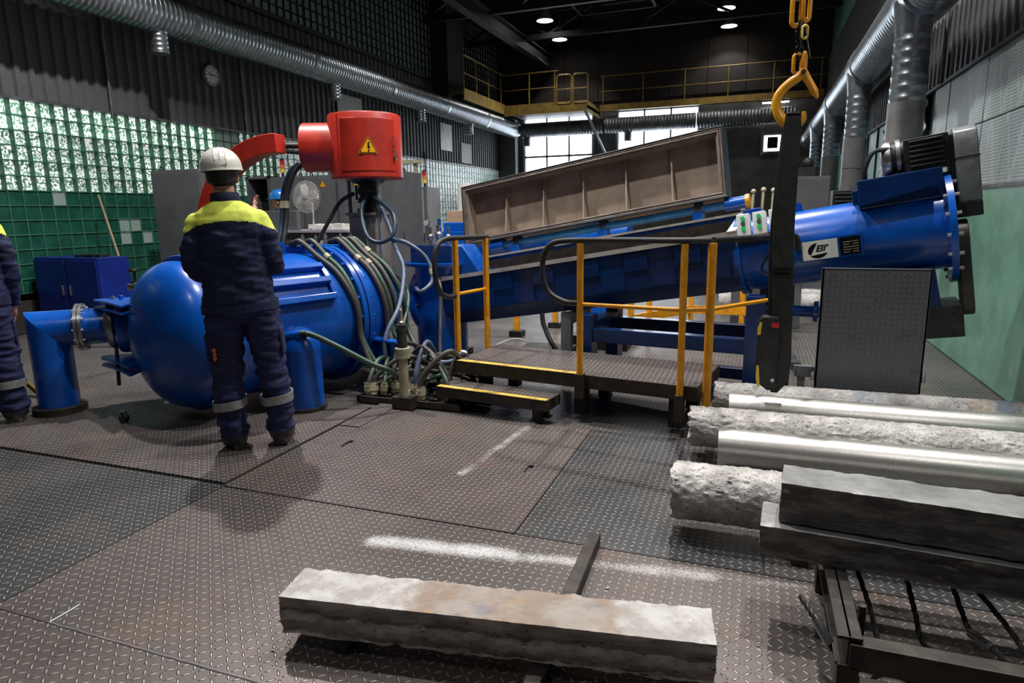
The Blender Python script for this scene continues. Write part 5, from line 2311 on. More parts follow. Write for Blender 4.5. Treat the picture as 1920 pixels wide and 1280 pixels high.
# hoses from the insulator stack
hose('rubber_hose', [(HX + .06, HY - .13, 1.70), (HX + .10, HY - .30, 1.55), (HX + .22, HY - .42, 1.32), (HX + .38, HY - .45, 1.25), (HX + .50, HY - .40, 1.33), (HX + .44, HY - .30, 1.52), (HX + .16, HY - .16, 1.68)], .02, 'hose_navy', 'dark blue water hose looping below the red housing', 'loops below the red housing', (True, False))
hose('rubber_hose', [(HX + .14, HY - .08, 1.66), (HX + .34, HY - .24, 1.45), (HX + .52, HY - .40, 1.2), (HX + .66, HY - .52, 1.0), (HX + .76, HY - .80, .72), (HX + .75, HY - 1.05, .45), (HX + .80, HY - 1.1, .06)], .02, 'hose_blue', 'blue water hose falling from the red housing to the floor manifold', None)
hose('rubber_hose', [(HX + .46, HY - .38, 1.28), (HX + .62, HY - .36, 1.24), (HX + .78, HY - .3, 1.1), (HX + .86, HY - .34, .9), (HX + .80, HY - .45, .80), (HX + .70, HY - .38, .82)], .02, 'hose_blue', 'blue water hose arching over the charging head', None, (False, False), .5)
for dx, mat, nm in ((0, 'hose_navy', 'dark blue cable hose hanging from the red side duct'), (.055, 'black_rubber', 'black cable hose hanging from the red side duct')):
    hose('cable_hose', [(HX - .63 + dx, HY - .24, 2.02), (HX - .72 + dx, HY - .28, 1.93), (HX - .79 + dx, HY - .32, 1.72), (HX - .80 + dx, HY - .36, 1.45), (HX - .79 + dx, HY - .44, 1.25), (HX - .78 + dx, HY - .52, 1.0)], .024, mat, nm, None, (False, False), .45)
hose('cable_hose', [(HX - .10, HY - .1, 1.72), (HX - .24, HY - .14, 1.64), (HX - .33, HY - .2, 1.48), (HX - .45, HY - .3, 1.22), (HX - .52, HY - .4, 1.02)], .02, 'black_rubber', 'black cable falling from the insulator stack to the manifold block', None, (False, False))
hose('rubber_hose', [(HX + .02, HY - .16, 1.53), (HX + .07, HY - .2, 1.40), (HX + .12, HY - .24, 1.2), (HX + .34, HY - .26, 1.0), (HX + .66, HY - .46, .8), (HX + .80, HY - .85, .5), (HX + .70, HY - 1.05, .06)], .015, 'hose_green', 'thin green hose running down the brown column', None)
hose('rubber_hose', [(-2.86, 5.62, .86), (-2.80, 5.50, .92), (-2.70, 5.40, .84), (-2.66, 5.3, .6), (-2.6, 5.15, .3), (-2.55, 5.05, .06)], .017, 'hose_grey', 'grey hose hanging from the trough flange to the floor', None)
# floor tangle: arcs between floor couplings
GT = 'tangled hoses on the floor manifold'
spots = [(-2.90 + .075 * i + random.uniform(-.02, .02), 4.47 + .05 * (i % 3) + random.uniform(-.02, .03)) for i in range(11)]
for i in range(20):
    a = random.choice(spots)
    b = (random.uniform(-2.9, -2.1), random.uniform(4.85, 5.5))
    h = random.uniform(.14, .46)
    m_ = random.choice(['hose_grey', 'hose_green', 'hose_grey', 'hose_blue'])
    nm = {'hose_grey': 'grey', 'hose_green': 'green', 'hose_blue': 'blue'}[m_]
    ax_, ay_ = a[0] + random.uniform(-.03, .03), a[1] + random.uniform(-.03, .03)
    pts = [(b[0], b[1], random.uniform(.03, .25)), ((ax_ * .3 + b[0] * .7), (ay_ * .3 + b[1] * .7), h * .8), (ax_ * .65 + b[0] * .35 + random.uniform(-.06, .06), ay_ * .65 + b[1] * .35, h), (ax_ + random.uniform(-.02, .02), ay_ + .02, h * .55), (ax_, ay_, .05)]
    hose('rubber_hose', pts, random.uniform(.018, .023), m_, '%s hose curling down to a beige coupling on the floor manifold' % nm, GT + ', ' + nm, (False, True))
# manifold tray under the couplings
mt = thing('floor_manifold', 'steel floor tray with valves where the hoses end', 'manifold', (-2.55, 4.6, 0))
m = MB()
m.box(-3.0, -2.05, 4.40, 4.42, 0, .05)
m.box(-3.0, -2.05, 4.95, 4.97, 0, .05)
m.box(-3.0, -2.98, 4.40, 4.97, 0, .05)
m.box(-2.07, -2.05, 4.40, 4.97, 0, .05)
m.build('tray_edge', 'brown_steel', mt, smooth=0, world=True)
m = MB()
m.box(-2.98, -2.07, 4.42, 4.95, -.004, .010)
m.build('tray_floor', 'dark_steel', mt, smooth=0, world=True)
for i, (x, y) in enumerate(spots):
    m = MB()
    m.cyl((x, y, .008), (x, y, .05), .022, n=8)
    m.cyl((x - .03, y + .02, .03), (x + .03, y + .02, .03), .012, n=8)
    m.sphere((x + .032, y + .02, .035), .014, n=8, k=6)
    m.build('valve', 'dark_steel' if i % 3 else 'steel', mt, world=True)

# pedestal standpipe
pdp = thing('standpipe', 'beige standpipe with steel head on a dark block among the hoses', 'standpipe', (-2.53, 4.36, 0))
m = MB()
m.box(-.085, .085, -.06, .06, 0, .10)
m.build('base_block', 'brown_steel', pdp, smooth=0, bevel=.006)
m = MB()
m.cyl((0, 0, .10), (0, 0, .43), .037, n=20)
m.build('pipe', 'beige_plastic', pdp)
m = MB()
m.lathe([(.037, .40), (.058, .405), (.06, .42), (.055, .44), (.06, .455), (.06, .485), (.04, .49)], 24)
m.build('union_nut', 'beige_plastic', pdp)
m = MB()
m.cyl((0, 0, .48), (0, 0, .64), .040, n=18)
m.cyl((0, 0, .62), (0, 0, .645), .046, n=18)
m.cyl((0, 0, .655), (0, 0, .67), .042, n=18)
m.build('steel_head', 'dark_steel', pdp)
m = MB()
m.lathe([(.02, .67), (.024, .69), (.014, .70), (.02, .72), (.022, .74), (.012, .755), (.014, .775), (.007, .79), (0, .795)], 14)
m.build('top_fitting', 'bright_steel', pdp)
wl_ = thing('work_light', 'small glowing work light on the floor beside the platform corner', 'lamp', (-2.26, 4.86, 0))
m = MB()
m.cyl((0, 0, 0.01), (0, 0, .30), .008, n=8)
m.lathe([(.012, .30), (.03, .31), (.05, .345), (.052, .36)], 20)
m.build('holder', 'steel', wl_)
m = MB()
m.lathe([(.048, .36), (.04, .372), (0, .378)], 20)
m.build('lens', 'work_glow', wl_)
# blue jumper hose to the platform, white cable on the floor beyond
hose('rubber_hose', [(-2.75, 4.95, .22), (-2.55, 4.88, .27), (-2.4, 4.84, .27), (-2.3, 4.95, .28), (-2.28, 5.1, .2)], .02, 'hose_blue', 'thick blue hose lying level beside the platform corner', None, (False, False))
hose('power_cable', [(-2.75, 6.9, .0), (-2.6, 6.95, .06), (-2.4, 6.8, .10), (-2.2, 6.7, .05), (-1.95, 6.75, .004)], .009, 'white_paint', 'thin white cable looping on the floor under the feeder', None, (False, False))
hose('power_cable', [(-1.75, 5.5, .62), (-1.72, 5.48, .5), (-1.6, 5.45, .3), (-1.4, 5.6, .06), (-1.2, 5.75, .03)], .022, 'black_rubber', 'thick black cable hanging from the feeder underside', None, (False, False))

# ================================================================== WALL CLOCK, BOARDS
ck = thing('wall_clock', 'round white wall clock on the corrugated sheet', 'clock', Matrix.Translation((XL + .02, 9.6, 3.96)) @ Matrix.Rotation(PI / 2, 4, 'Y'))
m = MB()
m.lathe([(0, 0), (.175, 0), (.18, .02), (.18, .07), (.165, .075), (.162, .06)], 36)
m.build('case', 'cardboard', ck)
m = MB()
m.lathe([(0, .061), (.163, .061)], 36)
m.build('dial', 'white_sign', ck)
m = MB()
for k in range(12):
    a = k * PI / 6
    m.bar((.125 * math.cos(a), .125 * math.sin(a), .064), (.15 * math.cos(a), .15 * math.sin(a), .064), .012, .003)
m.build('hour_marks', 'black_gloss', ck, smooth=0)
for L_, a, w_ in ((.08, R(180 + 62), .014), (.125, R(100), .009)):
    m = MB()
    m.bar((0, 0, .067), (L_ * math.cos(a), L_ * math.sin(a), .067), w_, .003)
    m.build('hand', 'black_gloss', ck, smooth=0)
for nm, y0, y1, z0, z1, mat, lab in (('notice_board', 18.7, 19.5, 3.45, 4.25, 'white_sign', 'white sheet board fixed to the far corrugated wall'),
                                   ('cover_plate', 20.2, 21.0, 3.16, 3.80, 'grey_paint', 'dark grey cover plate on the far corrugated wall'),
                                   ('notice_board', 13.4, 14.4, 3.75, 4.28, 'white_paint', 'pale notice board behind the red housing')):
    m = MB()
    m.box(XL + .022, XL + .045, y0, y1, z0, z1)
    tag(m.build(nm, mat, None, smooth=0, bevel=.004), lab, 'board')

# ================================================================== CABINETS
def cabinet(name, x0, x1, y0, y1, h, mat, label, ndoor=1, sign=False, eyes=True, group=None):
    c = thing(name, label, 'cabinet', ((x0 + x1) / 2, (y0 + y1) / 2, 0), group)
    m = MB()
    m.box(x0, x1, y0, y1, -.014, h)
    m.build('body', mat, c, smooth=0, world=True, bevel=.006)
    w = (x1 - x0) / ndoor
    for i in range(ndoor):
        m = MB()
        m.box(x0 + w * i + .012, x0 + w * (i + 1) - .012, y0 - .022, y0 - .002, .06, h - .03)
        d = m.build('door', mat, c, smooth=0, world=True, bevel=.005)
        hx = x0 + w * (i + 1) - .07 if i % 2 == 0 else x0 + w * i + .07
        m = MB()
        m.box(hx - .012, hx + .012, y0 - .045, y0 - .022, h * .52, h * .52 + .13)
        m.build('handle', 'steel', d, smooth=0, world=True, bevel=.004)
        if sign:
            sg = MB(['yellow_sign', 'black_gloss'])
            T_ = Matrix.Translation((x0 + w * (i + .5) + .08, y0 - .023, h - .16)) @ Matrix.Rotation(PI / 2, 4, 'X')
            sg.prism(rtri(.075, .008), 0, .002, 1, T_)
            sg.prism(rtri(.066, .007), .002, .003, 0, T_)
            sg.prism([(p[0] * .6, p[1] * .6) for p in bolt], .003, .004, 1, T_)
            sg.build('warning_sign', None, d, smooth=0)
            o_ = bpy.data.objects[d.children[-1].name]
            Mi = ROOT_M[c.name].inverted()
            o_.data.transform(Mi)
    if eyes:
        for x in (x0 + .1, x1 - .1):
            m = MB()
            m.lathe([(.018, -.008), (.034, -.008), (.034, .008), (.018, .008), (.018, -.008)], 14, 0, Matrix.Translation((x, y0 + .1, h + .03)) @ Matrix.Rotation(PI / 2, 4, 'X'))
            m.build('lifting_eye', 'dark_steel', c, world=True)
    return c


cabinet('control_cabinet', -8.45, -7.52, 7.5, 8.0, 2.2, 'grey_paint', 'grey control cabinet standing in front of the glass blocks', 1)
GC = 'row of grey cabinets behind the fan'
cabinet('control_cabinet', -7.98, -7.30, 9.5, 10.0, 2.18, 'grey_paint', 'grey cabinet with a warning sign, behind the blue helmet worker', 1, True)
cabinet('control_cabinet', -7.28, -6.62, 9.5, 10.0, 2.18, 'grey_paint', 'grey cabinet with a warning sign directly behind the white fan', 1, True)
cabinet('control_cabinet', -6.60, -5.95, 9.5, 10.0, 2.18, 'grey_paint', 'grey cabinet with a warning sign behind the brown column', 1, True)
cabinet('control_cabinet', -5.93, -5.28, 9.5, 10.0, 2.18, 'grey_paint', 'grey cabinet at the end of the row beside the narrow light cabinet', 1, False)
oc = thing('open_cabinet', 'open grey cabinet with a dark interior between the cabinets', 'cabinet', (-8.25, 9.7, 0))
m = MB()
m.box(-8.5, -8.0, 9.95, 10.0, -.014, 2.2)
m.box(-8.5, -8.46, 9.5, 9.96, -.014, 2.2)
m.box(-8.04, -8.0, 9.5, 9.96, -.014, 2.2)
m.box(-8.5, -8.0, 9.5, 9.96, 2.16, 2.2)
m.build('carcass', 'grey_paint', oc, smooth=0, world=True)
m = MB()
m.box(-8.45, -8.05, 9.80, 9.94, .1, 2.1)
m.build('switch_gear', 'black_metal', oc, smooth=0, world=True)
nc = cabinet('switch_cabinet', -6.17, -5.70, 11.0, 11.5, 2.0, 'grey_light', 'narrow light grey cabinet with a signal beacon on top', 1, False, False)


def beacon(x, y, z, label, n=3):
    b = thing('signal_tower', label, 'signal light', (x, y, z))
    m = MB()
    m.cyl((0, 0, 0), (0, 0, .08), .02, n=10)
    m.build('stem', 'black_metal', b)
    for i, mt_ in enumerate(['signal_yellow', 'orange', 'lamp_red'][:n]):
        m = MB()
        m.cyl((0, 0, .08 + .07 * i), (0, 0, .145 + .07 * i), .04, n=16)
        m.build('lamp_segment', mt_, b)
    m = MB()
    m.cyl((0, 0, .08 + .07 * n), (0, 0, .10 + .07 * n), .042, n=16)
    m.build('cap', 'black_metal', b)


beacon(-5.85, 11.2, 2.0, 'small red and yellow signal tower on the light grey cabinet')
beacon(-6.1, 11.2, 2.0, 'short amber signal lamp on the light grey cabinet', 1)
beacon(-7.85, 9.7, 2.18, 'red and yellow signal tower on the cabinet behind the white helmet')
m = MB()
m.box(-8.4, -7.1, 11.8, 12.0, 1.9, 2.75)
tag(m.build('wall_unit', 'white_paint', None, smooth=0, bevel=.01), 'pale wall unit seen under the red jib arm', 'unit')
m = MB()
m.box(-8.4, -7.1, 11.8, 12.0, -.014, 1.89)
tag(m.build('base_unit', 'grey_paint', None, smooth=0, bevel=.01), 'grey base unit standing below the pale wall unit', 'unit')
m = MB()
m.bar((-8.4, 10.6, 2.42), (-5.6, 10.6, 2.42), .14, .06)
ctr = m.build('cable_tray', 'beige_plastic', None, smooth=0)
tag(ctr, 'beige cable tray running above the row of grey cabinets', 'cable tray')
for x in (-8.3, -7.0, -5.7):
    m = MB()
    m.bar((x, 10.6, -.014), (x, 10.6, 2.39), .06, .06)
    m.build('post', 'beige_plastic', ctr, smooth=0, world=True)

# pedestal fan
fn = thing('pedestal_fan', 'round white pedestal fan in front of the grey cabinets', 'fan', (-6.68, 8.8, -.014))
FT = Matrix.Translation((0, -.02, 1.82)) @ Matrix.Rotation(R(90), 4, 'X')
m = MB()
for k in range(9):
    m.tube([(.03 * (k + .2) * math.cos(2 * PI * j / 28), .03 * (k + .2) * math.sin(2 * PI * j / 28), .05 - .004 * k * .8) for j in range(28)], .003, 5, T=FT, closed=True)
for k in range(36):
    a = 2 * PI * k / 36
    m.tube([(.06 * math.cos(a), .06 * math.sin(a), .052), (.17 * math.cos(a), .17 * math.sin(a), .045), (.245 * math.cos(a), .245 * math.sin(a), .01), (.235 * math.cos(a), .235 * math.sin(a), -.05)], .0025, 4, T=FT)
m.build('guard', 'white_paint', fn)
m = MB()
m.lathe([(0, .06), (.05, .058), (.06, .05), (.06, .04)], 20, 0, FT)
m.build('guard_badge', 'grey_light', fn)
m = MB()
for k in range(4):
    a = k * PI / 2 + .4
    m.prism([(.03, -.03), (.12, -.085), (.2, -.06), (.21, .03), (.1, .05), (.03, .03)], 0, .004, 0, FT @ Matrix.Rotation(a, 4, 'Z') @ Matrix.Rotation(R(20), 4, 'X'))
m.build('blades', 'clear_plastic', fn)
m = MB()
m.cyl((0, .03, 1.82), (0, .2, 1.82), .06, n=16)
m.build('motor', 'white_paint', fn)
m = MB()
m.cyl((0, .1, 0.02), (0, .1, 1.78), .018, n=10)
m.build('pole', 'white_paint', fn)
m = MB()
m.cyl((0, .1, 0), (0, .1, .03), .22, n=24)
m.build('base', 'white_paint', fn)

# control desk behind the vessel
dk = thing('control_desk', 'grey control desk with papers behind the blue vessel', 'desk', (-5.4, 7.2, -.014))
m = MB()
m.box(-6.05, -4.75, 7.0, 7.5, -.014, 1.30)
m.build('body', 'grey_paint', dk, smooth=0, world=True, bevel=.008)
m = MB()
m.box(-6.08, -4.72, 6.95, 7.52, 1.30, 1.33)
m.build('top', 'grey_light', dk, smooth=0, world=True)
m = MB()
m.box(-6.05, -5.52, 7.02, 7.10, 1.33, 1.58)
m.build('screen_back', 'grey_paint', dk, smooth=0, world=True, bevel=.008)
m = MB()
m.box(-5.25, -4.95, 6.985, 7.0, .98, 1.2)
m.build('notice', 'white_sign', dk, smooth=0, world=True)
m = MB()
m.box(-5.6, -5.35, 6.985, 7.0, .9, 1.22)
m.build('dark_panel', 'black_gloss', dk, smooth=0, world=True)
rg = rough_block('cloth_bundle', .5, .22, .07, .012, 8, ['white_paint', 'white_paint'], Matrix.Translation((-5.15, 7.2, 1.332)), res=.03)
tag(rg, 'white crumpled bundle lying on the grey control desk', 'cloth')

# blue cabinet at the left
bc = cabinet('tool_cabinet', -9.02, -7.85, 6.0, 6.45, 1.02, 'blue_cabinet', 'low blue two door tool cabinet by the glass block wall', 2, False, False)
tl = rough_block('glove_pair', .42, .14, .035, .012, 6, ['black_rubber', 'black_rubber'], Matrix.Translation((-8.2, 6.2, 1.021)) @ Matrix.Rotation(.1, 4, 'Z'), res=.03)
tag(tl, 'dark crumpled gloves lying on the blue tool cabinet', 'gloves')
m = MB()
m.cyl((-7.95, 6.62, -.01), (-8.95, 7.0, 1.85), .016, n=10)
tag(m.build('broom_handle', 'cardboard', None), 'pale wooden pole leaning behind the blue tool cabinet', 'pole')
vm_ = thing('valve_stand', 'steel valve stand with brass fittings behind the elbow pipe', 'valve', (-6.0, 5.0, -.014))
m = MB()
m.cyl((0, 0, 0), (0, 0, .80), .03, n=12)
m.cyl((0, 0, 0), (0, 0, .02), .12, n=16)
m.build('stand', 'dark_steel', vm_)
m = MB()
m.cyl((-.12, 0, .82), (.30, 0, .82), .035, n=12)
m.sphere((0, 0, .82), .06, n=14, k=8)
m.build('valve_body', 'steel', vm_)
m = MB()
m.cyl((.16, 0, .82), (.32, .02, .86), .022, n=10)
m.build('brass_nipple', 'orange', vm_)
m = MB()
m.cyl((-.03, 0, .86), (-.03, 0, .98), .012, n=8)
m.lathe([(.05, .98), (.055, .985), (.055, 1.0), (.05, 1.005)], 18, 0, Matrix.Translation((-.03, 0, 0)))
m.cyl((-.03, 0, .98), (-.03, 0, 1.0), .05, n=14)
m.build('hand_wheel', 'black_metal', vm_)
pt = MB()
pt.lathe([(0, 0), (.09, 0), (.11, .05), (.10, .2), (.07, .24), (.075, .25), (0, .25)], 20, 0, Matrix.Translation((-6.45, 6.0, .74)))
po = pt.build('dark_pot', 'brown_steel', None)
tag(po, 'dark brown metal pot on a stool behind the elbow pipe', 'pot')
sb = thing('stool', 'dark steel stool carrying the brown pot', 'stool', (-6.45, 6.0, -.014))
m = MB()
m.cyl((0, 0, .73), (0, 0, .754), .18, n=20)
m.build('seat', 'black_metal', sb)
for k in range(4):
    a = k * PI / 2 + .5
    m = MB()
    m.cyl((.14 * math.cos(a), .14 * math.sin(a), .73), (.19 * math.cos(a), .19 * math.sin(a), 0), .014, n=8)
    m.build('leg', 'black_metal', sb)
ss = thing('sensor_stand', 'white sensor box with steel fittings on a thin pole', 'sensor', (-5.12, 5.0, -.014))
m = MB()
m.cyl((.12, 0, 0), (.12, 0, 1.36), .010, n=8)
m.cyl((.12, 0, 0), (.12, 0, .015), .1, n=16)
m.build('pole', 'steel', ss)
m = MB()
m.box(-.06, .04, -.025, .025, 1.275, 1.325)
m.build('sensor_box', 'white_sign', ss, smooth=0, bevel=.004)
m = MB()
m.cyl((-.14, 0, 1.30), (-.06, 0, 1.30), .012, n=10)
m.cyl((.04, 0, 1.30), (.12, 0, 1.30), .016, n=10)
m.cyl((.12, 0, 1.25), (.12, 0, 1.40), .022, n=10)
m.build('fittings', 'bright_steel', ss)
m = MB()
m.tube(spline([(-.14, 0, 1.30), (-.18, 0, 1.26), (-.14, 0, 1.15), (-.10, .0, 1.0)], 8), .004, 6)
m.tube(spline([(.10, -.02, 1.25), (.04, -.02, 1.15), (.02, 0, 1.0)], 8), .004, 6)
m.build('signal_wire', 'black_rubber', ss)

# hand trolley by the left worker
ht_ = thing('hand_trolley', 'two wheeled hand trolley with yellow shaft beside the elbow pipe', 'trolley', (-5.35, 3.45, -.0))
for dx in (-.30, .12):
    m = MB()
    T_ = Matrix.Translation((dx, 0, .095)) @ Matrix.Rotation(R(20), 4, 'Z')
    m.lathe([(.05, -.022), (.085, -.024), (.094, -.012), (.094, .012), (.085, .024), (.05, .022), (.05, -.022)], 28, 0, T_ @ Matrix.Rotation(PI / 2, 4, 'Y'))
    w_ = m.build('wheel', 'black_rubber', ht_)
    m = MB()
    m.cyl((-.02, 0, 0), (.02, 0, 0), .052, n=20, T=T_)
    m.build('hub', 'steel', w_)
m = MB()
m.cyl((-.30, .0, .095), (.12, .0, .095), .014, n=10)
m.build('axle', 'bright_steel', ht_)
m = MB()
m.cyl((.06, -.02, .10), (-.20, -.28, .62), .018, n=10)
m.build('shaft', 'yellow_dull', ht_)
m = MB()
m.bar((.08, .05, .1), (.12, .18, .42), .07, .02)
m.build('guard_plate', 'gal_dull', ht_, smooth=0)
m = MB()
m.cyl((-.26, -.34, .62), (-.14, -.22, .62), .016, n=10)
m.build('grip', 'black_rubber', ht_)

# ================================================================== BEHIND THE FEEDER
bf = thing('second_furnace', 'blue furnace with barrel standing behind the open lid', 'furnace', (-3.0, 8.6, -.014))
m = MB()
m.cyl((-1.05, 0, 1.05), (1.5, -.1, 1.22), .20, n=32)
m.build('barrel', 'blue', bf)
m = MB()
m.box(-1.2, -.75, -.3, .3, .55, 1.28)
m.box(-1.1, -.8, -.25, .25, 1.28, 1.40)
m.build('valve_box', 'blue', bf, smooth=0, bevel=.01)
for x in (-.6, .3, 1.2):
    m = MB()
    m.cyl((x, -.04, 1.08 + .067 * (x + 1)), (x + .05, -.04, 1.083 + .067 * (x + 1)), .26, n=32)
    m.build('flange', 'blue', bf)
for x in (-.9, 1.1):
    m = MB()
    m.box(x - .12, x + .12, -.2, .2, 0, 1.0)
    m.build('leg', 'blue', bf, smooth=0)
for i in range(7):
    m = MB()
    x = .25 + .12 * i
    m.cyl((x, -.15, 1.25), (x, -.15, 1.40 + .03 * (i % 2)), .016, n=8)
    m.sphere((x, -.15, 1.42 + .03 * (i % 2)), .026, n=10, k=6)
    m.build('valve', 'bright_steel' if i % 3 else 'yellow_hook', bf)
lvs = thing('lever_bank', 'bank of beige levers with round knobs behind the feeder', 'levers', (.05, 9.15, -.014))
m = MB()
m.box(-.3, .55, -.15, .15, 0, 1.28)
m.build('console', 'grey_paint', lvs, smooth=0, bevel=.008)
for i, (x, h) in enumerate(((-.1, 1.72), (.02, 1.74), (.14, 1.73), (.22, 1.68), (-.22, 1.5), (.35, 1.5))):
    m = MB()
    m.cyl((x, 0, 1.27), (x + .01, 0, h), .018, n=10)
    m.sphere((x + .01, 0, h + .02), .034, n=12, k=8)
    m.build('lever', 'beige_plastic', lvs)
m = MB()
m.tube([(.3, -.1, 1.28), (.3, -.1, 1.42), (.55, -.1, 1.45), (.55, -.1, 1.28)], .018, 8)
m.build('guard_bar', 'white_paint', lvs)
cabinet('control_cabinet', .30, 1.08, 11.6, 12.1, 2.0, 'grey_paint', 'grey cabinet with a cooling unit on top behind the sling', 1, False)
m = MB()
m.box(.38, .85, 11.65, 12.0, 2.002, 2.15)
m.cyl((.52, 11.8, 2.15), (.52, 11.8, 2.25), .12, n=16)
m.sphere((.75, 11.75, 2.21), .09, n=14, k=8)
tag(m.build('cooling_unit', 'beam_steel', None, smooth=30), 'dark cooling unit standing on the grey cabinet behind the sling', 'unit')
sm = thing('second_drive', 'black motor with yellow belt guard on the feeder behind', 'motor', (1.15, 8.9, -.014))
m = MB()
m.box(-.30, .02, -.15, .15, 1.42, 1.72)
for k in range(6):
    m.box(-.28, .0, -.17, -.15, 1.45 + .045 * k, 1.465 + .045 * k)
m.build('motor_case', 'black_metal', sm, smooth=0, bevel=.006)
m = MB()
m.prism([(-.14, 1.2), (.14, 1.2), (.14, 1.74), (.09, 1.82), (-.09, 1.82), (-.14, 1.74)], .06, .22, 0, XT)
m.build('belt_guard', 'yellow', sm, smooth=0, bevel=.01)
m = MB()
m.box(-.35, .25, -.2, .2, 1.18, 1.42)
m.cyl((-1.0, 0, 1.12), (.1, 0, 1.22), .2, n=24)
m.build('gear_box', 'dark_steel', sm, smooth=30, bevel=.008)
m = MB()
m.box(-.25, .2, -.15, .15, 0, 1.18)
m.build('stand', 'dark_steel', sm, smooth=0)
# carton and paper roll
m = MB()
m.box(-4.35, -3.95, 9.0, 9.4, -.014, 1.55)
tag(m.build('carton', 'cardboard', None, smooth=0, bevel=.006), 'tall brown carton standing behind the platform handrail', 'carton')
m = MB()
m.cyl((-4.1, 9.2, 1.55), (-4.1, 9.2, 1.95), .14, n=28)
tag(m.build('paper_roll', 'white_paint', None), 'white paper roll standing on the brown carton', 'roll')
# yellow guard frame beyond the feeder
yb = thing('guard_barrier', 'low yellow barrier on dark feet seen under the feeder', 'barrier', (-1.3, 8.3, -.014))
yp = [(-2.73, 7.55), (-2.45, 8.29), (-1.32, 7.6), (-1.15, 7.9), (-.72, 8.6), (-.1, 8.6), (.32, 8.3)]
for x, y in yp:
    m = MB()
    m.box(x - .03, x + .03, y - .03, y + .03, .0, 1.0)
    p_ = m.build('post', 'yellow', yb, smooth=0, world=True)
    m = MB()
    m.box(x - .08, x + .08, y - .08, y + .08, -.014, .06)
    m.build('foot', 'black_metal', p_, smooth=0, world=True)
for a, b in ((2, 3), (3, 4), (4, 5), (5, 6)):
    for z in (.25, .62):
        m = MB()
        m.bar((*yp[a], z), (*yp[b], z), .04, .10 if z < .5 else .04)
        m.build('rail', 'yellow', yb, smooth=0, world=True)
for i, (y, r_, x0, x1) in enumerate(((10.3, .16, -.45, 1.3), (10.9, .15, -.30, 1.4))):
    o = rough_bar('cast_round_bar', x0, x1, y, r_ + .0, r_ - .006, 'cast_alloy', .008, 20 + i, n=28, step=.04)
    tag(o, ('rough cast bar on the floor far behind the feeder stand' if i == 0 else 'second cast bar farther off, behind the one by the feeder stand'), 'metal bar', 'bars stored behind the feeder')
m = MB()
m.box(-2.3, -1.75, 6.3, 6.75, -.014, .09)
tag(m.build('floor_box', 'dark_steel', None, smooth=0, bevel=.008), 'flat dark steel box on the floor under the feeder', 'box')
m = MB()
m.box(-1.9, -1.25, 7.0, 7.3, -.014, .14)
tag(m.build('floor_sill', 'black_metal', None, smooth=0, bevel=.006), 'long black steel sill on the floor beyond the feeder', 'sill')

# ================================================================== PEOPLE
def ring_loft(m, rings, n=24):
    """rings: (cx, cy, cz, rx, ry) stacked upwards"""
    v, f = [], []
    for cx, cy, cz, rx, ry in rings:
        for i in range(n):
            a = 2 * PI * i / n
            c, s_ = math.cos(a), math.sin(a)
            # slightly squared ellipse, as cloth over a body
            k = 1 / (abs(c) ** 2.5 + abs(s_) ** 2.5) ** (1 / 2.5)
            v.append((cx + rx * c * k, cy + ry * s_ * k, cz))
    K = len(rings)
    for j in range(K - 1):
        f += [(j * n + i, j * n + (i + 1) % n, (j + 1) * n + (i + 1) % n, (j + 1) * n + i) for i in range(n)]
    f += [tuple(range(n - 1, -1, -1)), tuple((K - 1) * n + i for i in range(n))]
    m.add(v, f)


def fingers(m, wrist, palm_dir, up_dir, s_=1):
    """palm with five separate curled fingers"""
    w, d, u = Vector(wrist), Vector(palm_dir).normalized(), Vector(up_dir).normalized()
    sd = d.cross(u).normalized() * s_
    c = w + d * .05
    F = Matrix((d, sd, d.cross(sd))).transposed().to_4x4()
    F.translation = c
    m.sphere((0, 0, 0), (.055, .044, .02), n=12, k=8, T=F)
    curl = d.cross(sd)
    for i, L in enumerate((.07, .08, .075, .058)):
        b = c + d * .04 + sd * (-.03 + .02 * i)
        p1 = b + d * L * .5 + curl * .004
        p2 = p1 + d * L * .38 + curl * .018
        p3 = p2 + d * L * .2 + curl * .022
        m.tube([b, p1, p2, p3], [.0095, .009, .0085, .007], 7)
    b = c - d * .01 - sd * .035
    m.tube([b, b + d * .03 - sd * .025, b + d * .06 - sd * .03 + curl * .008], [.012, .0105, .008], 7)


